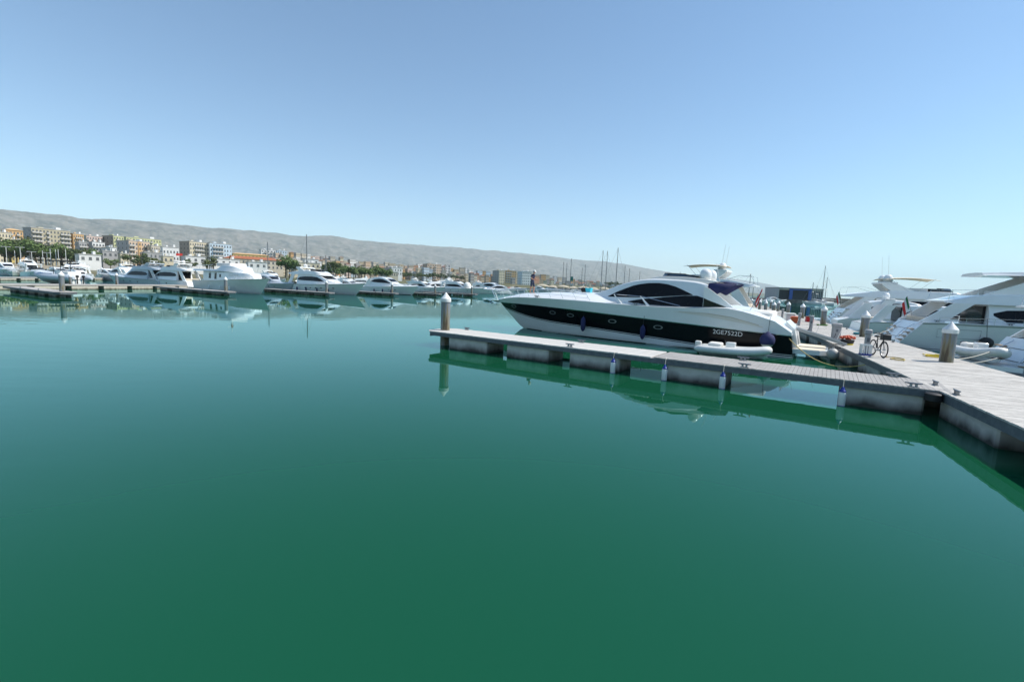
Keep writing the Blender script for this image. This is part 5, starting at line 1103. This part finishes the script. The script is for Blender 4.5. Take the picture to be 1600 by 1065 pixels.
mb = MB(); mb.tube([(.18, -.29, 1.02), (.30, -.2, 1.04), (.33, 0, .99), (.30, .2, 1.04), (.18, .29, 1.02)], .014, 6); mb.build('handlebar', DARKR, bk)
rbox(MB(), -.36, -.10, -.08, .08, .82, .90, .03).build('saddle', DARKR, bk); rbox(MB(), .40, .66, -.16, .16, .76, 1.0, .02).build('front_basket', DARKR, bk)
MB().tube([(-.08, -.09, .28), (-.08, .09, .28)], .06, 10).build('chainring', ALU, bk); mb = MB(); mb.tube([(-.08, .09, .28), (.06, .11, .18)], .012, 5); mb.box(.02, .12, .1, .2, .165, .19); mb.build('pedal', DARKR, bk)
def pedestal(t, a, h, lab, m=GREYP, w=.2):
    o = thing('service_pedestal', lab, 'pedestal', pp(t, a), MR, 'service pedestals on the wide pier'); rbox(MB(), -w/2, w/2, -w/2, w/2, 0, h*.82, .03).build('column', m, o); rbox(MB(), -w/2-.03, w/2+.03, -w/2-.03, w/2+.03, h*.82, h, .04).build('head', GREYP, o)
    MB().box(-w/2-.015, -w/2, -.05, .05, h*.5, h*.66).build('socket_panel', FASC, o)
    MB().tube([(-w/2, .05, h*.4), (-w/2-.1, .12, .2), (-w/2-.2, .3, .02), (-w/2-.5, .4, .015)], .014, 5).build('power_cable', DARKR, o)
pedestal(8.85, .42, 1.12, 'pale service pedestal behind the parked bicycle')
pedestal(16.45, .6, 1.0, 'squat grey service pedestal next to the coral filled tub', w=.42)
pedestal(23.8, .35, 1.15, 'slim service pedestal opposite a pile beyond the gangway')
pedestal(31., .5, 1.1, 'service pedestal near the orange crate')
pedestal(45., .6, 1.1, 'service pedestal far along the wide pier')
# plastic crate
o = thing('plastic_crate', 'white and blue plastic crate standing at the pier edge by the bicycle', 'crate', pp(8.3, .26), MR)
mb = MB(); [mb.box(x-.015, x+.015, y-.012, y+.012, .04, .44) for x in (-.22, -.11, 0, .11, .22) for y in (-.17, .17)]; [mb.box(x-.012, x+.012, y-.015, y+.015, .04, .44) for y in (-.09, 0, .09) for x in (-.22, .22)]; q_ = mb.build('slats', WHITEP, o, 0); q_['kind'] = 'stuff'
for z in (.02, .43): mb = MB(); mb.box(-.24, .24, -.19, -.16, z, z+.05); mb.box(-.24, .24, .16, .19, z, z+.05); mb.box(-.24, -.21, -.16, .16, z, z+.05); mb.box(.21, .24, -.16, .16, z, z+.05); mb.build('rim', BLUE if z < .1 else WHITEP, o, 0)
MB().box(-.23, .23, -.18, .18, .0, .02).build('base', BLUE, o, 0)
# tub with coral bundle
o = thing('planter_tub', 'dark round tub overflowing with a coral red bundle on the wide pier', 'tub', pp(13.6, .62), 0)
MB().lathe([(.24, 0), (.28, .05), (.34, .26), (.30, .27)], 16).build('tub', DARKR, o); MB().lathe([(.25, 0), (.285, .0), (.295, .06), (.28, .07)], 16).build('yellow_base', YELLOWM, o)
mb = MB(); r_ = random.Random(4)
for i in range(26): a = r_.uniform(0, 6.28); d = r_.uniform(0, .3); mb.ball((d*math.cos(a), d*math.sin(a), .30+r_.uniform(0, .16)*(1-d)), r_.uniform(.05, .09), 7)
q_ = mb.build('coral_blooms', CORAL, o, 60); q_['kind'] = 'stuff'
# dock box and orange crate
o = thing('dock_box', 'white dock locker standing far along the wide pier', 'locker', pp(37.5, .5), MR); rbox(MB(), -.75, .75, -.4, .4, 0, .72, .05).build('box', WHITEP, o); rbox(MB(), -.78, .78, -.43, .43, .72, .86, .05).build('lid', GEL2, o)
o = thing('orange_crate', 'orange brown crate against the white dock locker', 'crate', pp(35.4, .75), MR); rbox(MB(), -.5, .5, -.38, .38, 0, .62, .03).build('box', ORANGE, o); [MB().box(-.51, -.5, -.35, .35, z, z+.05).build('slat', RUSTB, o, 0) for z in (.12, .3, .48)]
o = thing('red_crate', 'dark red crate beside a pile far along the pier', 'crate', pp(40., 2.6), MR); rbox(MB(), -.5, .5, -.3, .3, 0, .5, .03).build('box', RED, o); rbox(MB(), -.52, .52, -.32, .32, .5, .56, .02).build('lid', RUSTB, o)
# hoses and ropes
def coil(name, lab, t, a, r, m, turns=4, th=.02, cat='hose', sq=1.0):
    o = thing(name, lab, cat, pp(t, a, PZ+.012), MR); pts = []
    for i in range(turns*18+1): q = i/18; an = 2*math.pi*q; rr = r*(1-.12*math.sin(q*1.7))-.03*(q % 2); pts.append((rr*math.cos(an)*sq, rr*math.sin(an), th+.022*(q % 3)))
    pts += [(r*sq+.25, .2, th), (r*sq+.7, .1, th)]; MB().tube(pts, th, 6).build('loops', m, o, 60)
coil('hose_coil', 'bright yellow hose coiled beside the thick pile on the wide pier', 9.9, 3.35, .34, YELLOWM, sq=1.3)
coil('rope_coil', 'teal rope heaped at the pier edge near the second pile', 23.5, 3.6, .5, TEALR, 5, .04, 'rope', 1.6)
coil('rope_coil', 'green hose loops at the foot of a pile along the pier', 33.5, 2.7, .4, mat('green_hose', (.10, .22, .05), .6), 4, .03, 'hose')
coil('rope_coil', 'tan rope lying loose beside the bicycle', 7.2, 1.2, .25, ROPEY, 2, .014, 'rope', 1.8)
def rope(lab, a, b, sag, m=ROPEW, r=.018):
    A_, B_ = Vector(a), Vector(b); o = thing('mooring_line', lab, 'rope', a); pts = []
    for i in range(17): t = i/16; p = A_.lerp(B_, t); p.z -= sag*4*t*(1-t); pts.append(p-A_)
    MB().tube(pts, r, 6).build('line', m, o, 60)
rope('yellow mooring line drooping from the black yacht stern to the pier', yw(17.75, 2.1, 1.15), pp(6.9, -.02, .50), .62, ROPEY, .022)
rope('pale mooring line from the pile foot to the pier edge near the gangway', pp(21.2, 2.9, .95), pp(18.2, .3, .70), .06)
rope('mooring line between the hardtop yacht and the second pile', pp(21.4, 3.35, .95), pp(24.5, 5.6, 1.4), .15)
rope('pale mooring line from the inflatable to the pier edge by the thick pile', pp(8.6, 3.7, .72), pp(9.9, 5.5, .95), .08)
rope('mooring line running from the rounded stern to the thick pile', pp(8.2, 3.4, .9), pp(11.6, 6.2, 1.3), .12)
# round pale fender on the pier side
o = thing('ball_fender', 'round pale grey fender hanging on the pier side by the gangway', 'fender', pp(11.6, -.36, .12)); MB().lathe([(.01, 0), (.13, .03), (.25, .14), (.29, .29), (.25, .44), (.13, .54), (.05, .58), (.05, .63)], 18).build('body', mat('pale_fender', (.50, .48, .44), .5, var=.2), o, 60); MB().tube([(0, 0, .62), (Nout.x*.3, Nout.y*.3, .62)], .03, 6).build('strap', DARKR, o)
# gangway from the black yacht to the pier
ga = Vector(yw(17.45, -.2, 1.62)); gb = Vector(pp(13.2, .55, PZ+.06)); gd = gb-ga; gl = gd.length
g_ = thing('gangway', 'long grey aluminium gangway from the black yacht stern down to the pier', 'gangway', tuple(ga), 0); g_.rotation_euler = gd.to_track_quat('X', 'Z').to_euler()
MB().box(0, gl, -.28, .28, -.04, .0).build('walkway', GREYP, g_, 0)
for sd in (1, -1): MB().box(0, gl, sd*.28-(.05 if sd > 0 else 0), sd*.28+(0 if sd > 0 else .05), -.09, .06).build('side_rail', ALU, g_, 0)
for x in (.5, gl*.5, gl-.5): MB().tube([(x, .27, 0), (x, .27, .62)], .012, 5).build('stanchion', STEEL, g_)
# black ball fenders on the hardtop yacht
rr, rh, rd = r1
for s_, nm in ((17.4, 'nearer its stern'), (12.2, 'amidships')):
    z_ = .75; y_ = rh.y(s_, z_)+.40
    w_ = Vector((rr.location.x, rr.location.y))-HR*s_-Vector((-HR.y, HR.x))*y_; o = thing('ball_fender', 'black ball fender on the hardtop yacht side '+nm, 'fender', (w_.x, w_.y, .4), ang_of(HR)); MB().ball((0, 0, .38), .37, 14).build('body', DARKR, o, 60); MB().tube([(0, 0, .74), (0, .3, 1.9)], .015, 5).build('rope', DARKR, o)

# ================================================================== PERSON ON THE FOREDECK
def person():
    J = {}; E_ = []; V = []
    def v(n, p, r): J[n] = len(V); V.append((p, r))
    def e(a, b): E_.append((J[a], J[b]))
    v('pel', (0, 0, .93), .145); v('sp', (.02, 0, 1.10), .135); v('ch', (.06, 0, 1.30), .15); v('nb', (.09, 0, 1.44), .07); v('nk', (.115, 0, 1.51), .055); v('hd', (.145, 0, 1.59), .088); v('ht', (.15, 0, 1.68), .085)
    for a, b in (('pel', 'sp'), ('sp', 'ch'), ('ch', 'nb'), ('nb', 'nk'), ('nk', 'hd'), ('hd', 'ht')): e(a, b)
    v('nose', (.245, 0, 1.585), .018); e('hd', 'nose')
    for s_, n in ((1, 'l'), (-1, 'r')):
        v(n+'sh', (.05, s_*.19, 1.385), .068); v(n+'el', (.06, s_*.235, 1.11), .045); v(n+'wr', (.29, s_*.17, 1.035), .03); v(n+'pm', (.37, s_*.145, 1.02), .032)
        e('ch', n+'sh'); e(n+'sh', n+'el'); e(n+'el', n+'wr'); e(n+'wr', n+'pm')
        for k in range(4):
            b = (.40, s_*(.145+(k-1.5)*.021), 1.015); L_ = (.06, .07, .065, .05)[k]
            v(n+'f%da' % k, b, .0095); v(n+'f%db' % k, (b[0]+L_*.6, b[1], b[2]-.008), .009); v(n+'f%dc' % k, (b[0]+L_, b[1], b[2]-.035), .008); e(n+'pm', n+'f%da' % k); e(n+'f%da' % k, n+'f%db' % k); e(n+'f%db' % k, n+'f%dc' % k)
        v(n+'ta', (.345, s_*.108, 1.015), .010); v(n+'tb', (.395, s_*.088, 1.0), .009); e(n+'pm', n+'ta'); e(n+'ta', n+'tb')
        fwd = .10 if s_ > 0 else -.10
        v(n+'hp', (0, s_*.095, .86), .105); v(n+'kn', (.05+fwd*.8, s_*.10, .47), .062); v(n+'ca', (fwd*.9, s_*.10, .32), .056); v(n+'an', (fwd*.9-.02, s_*.10, .075), .036); v(n+'to', (fwd*.9+.17, s_*.11, .03), .030)
        e('pel', n+'hp'); e(n+'hp', n+'kn'); e(n+'kn', n+'ca'); e(n+'ca', n+'an'); e(n+'an', n+'to')
    me = bpy.data.meshes.new('body'); me.from_pydata([p for p, r in V], E_, []); ob = bpy.data.objects.new('tmp_body', me); col.objects.link(ob)
    sk = ob.modifiers.new('s', 'SKIN'); sb_ = ob.modifiers.new('d', 'SUBSURF'); sb_.levels = 2; sb_.render_levels = 2
    for i, (p, r) in enumerate(V): d_ = me.skin_vertices[0].data[i]; d_.radius = (r, r*(.82 if p[2] > 1.05 and abs(p[1]) < .01 and r > .1 else 1)); d_.use_root = (i == 0)
    dg = bpy.context.evaluated_depsgraph_get(); m2 = bpy.data.meshes.new_from_object(ob.evaluated_get(dg)); bpy.data.objects.remove(ob)
    for m in (SKIN, SHIRT, mat('dark_shorts', (.035, .045, .085), .9, var=.2)): m2.materials.append(m)
    for f in m2.polygons:
        c = f.center; f.use_smooth = True; k = 0
        arm = (abs(c.y) > .15 and c.z < 1.24 and c.z > .98 and (c.x > .1 or c.z < 1.22) and abs(c.y) > .175) or c.x > .21
        if .95 <= c.z < 1.46 and not arm: k = 1
        elif .52 < c.z < .96 and c.x < .22: k = 2
        f.material_index = k
    return m2
p = yw(.45, -.35, 2.66); hm_ = thing('person', 'person in navy shirt, dark shorts and white cap walking bent over the yacht foredeck', 'person', p, ang_of(-YH))
put('body', person(), hm_)
mb = MB(); mb.lathe([(.104, 0), (.106, .03), (.095, .075), (.06, .108), (.004, .12)], 16); mb.prism([(.06, -.085), (.15, -.075), (.185, -.03), (.185, .03), (.15, .075), (.06, .085)], -.005, .008); o = mb.build('cap', CANVAS, hm_, 60); o.location = (.15, 0, 1.655); o.rotation_euler = (0, rad(16), 0)
mb = MB(); mb.lathe([(.085, -.05), (.1, -.02), (.1, .03)], 14); o = mb.build('hair', mat('grey_hair', (.2, .17, .14), .9), hm_, 60); o.location = (.125, 0, 1.645)
# fenders hanging along the boats across the basin
fw = MB(); fw.lathe([(.02, 0), (.12, .03), (.16, .12), (.16, .62), (.11, .72), (.03, .78)], 10); fwm = {m.name: fw.mesh('fender_body', m, 50) for m in (WHITEP, NAVY)}
fr2 = MB(); fr2.tube([(0, 0, .77), (0, 0, 1.6)], .012, 4); fr2m = fr2.mesh('fender_rope', ROPEW)
for bname, ss, Bh in (('trawler_yacht', (5, 8, 11.5), 2.35), ('flybridge_yacht', (5, 8.5, 12, 15), 2.45), ('hardtop_cruiser', (4.5, 7.2, 10), 2.2)):
    ob = next(o for o in bpy.data.objects if o.name.split('.')[0] == bname)
    what = {'trawler_yacht': 'the white trawler yacht', 'flybridge_yacht': 'the swept flybridge yacht', 'hardtop_cruiser': 'the hardtop cruiser'}[bname]
    for i, s_ in enumerate(ss):
        w_ = Vector((ob.location.x, ob.location.y))-HL*s_+Vector((HL.y, -HL.x))*(Bh+.2)
        mm = NAVY if bname != 'trawler_yacht' else WHITEP
        t = thing('fender', ('white' if mm is WHITEP else 'navy')+' fender hanging along the side of '+what, 'fender', (w_.x, w_.y, .35), 0, 'fenders of '+what); put('body', fwm[mm.name], t); put('rope', fr2m, t)
# ================================================================== HAZE
hm = bpy.data.materials.new('haze_air'); hm.use_nodes = True; N = hm.node_tree.nodes; N.clear()
ho = N.new('ShaderNodeOutputMaterial'); pv = N.new('ShaderNodeVolumePrincipled')
pv.inputs['Color'].default_value = (.80, .92, 1.0, 1); pv.inputs['Density'].default_value = 6.5e-5; pv.inputs['Anisotropy'].default_value = 0.0
hm.node_tree.links.new(pv.outputs[0], ho.inputs['Volume'])
mb = MB(); mb.box(-20500, 20500, -3000, 20500, -1.0, 1150)
hz = mb.build('haze', hm, ang=0); hz['kind'] = 'stuff'; hz['label'] = 'pale blue haze over the sea and hills'; hz['category'] = 'haze'
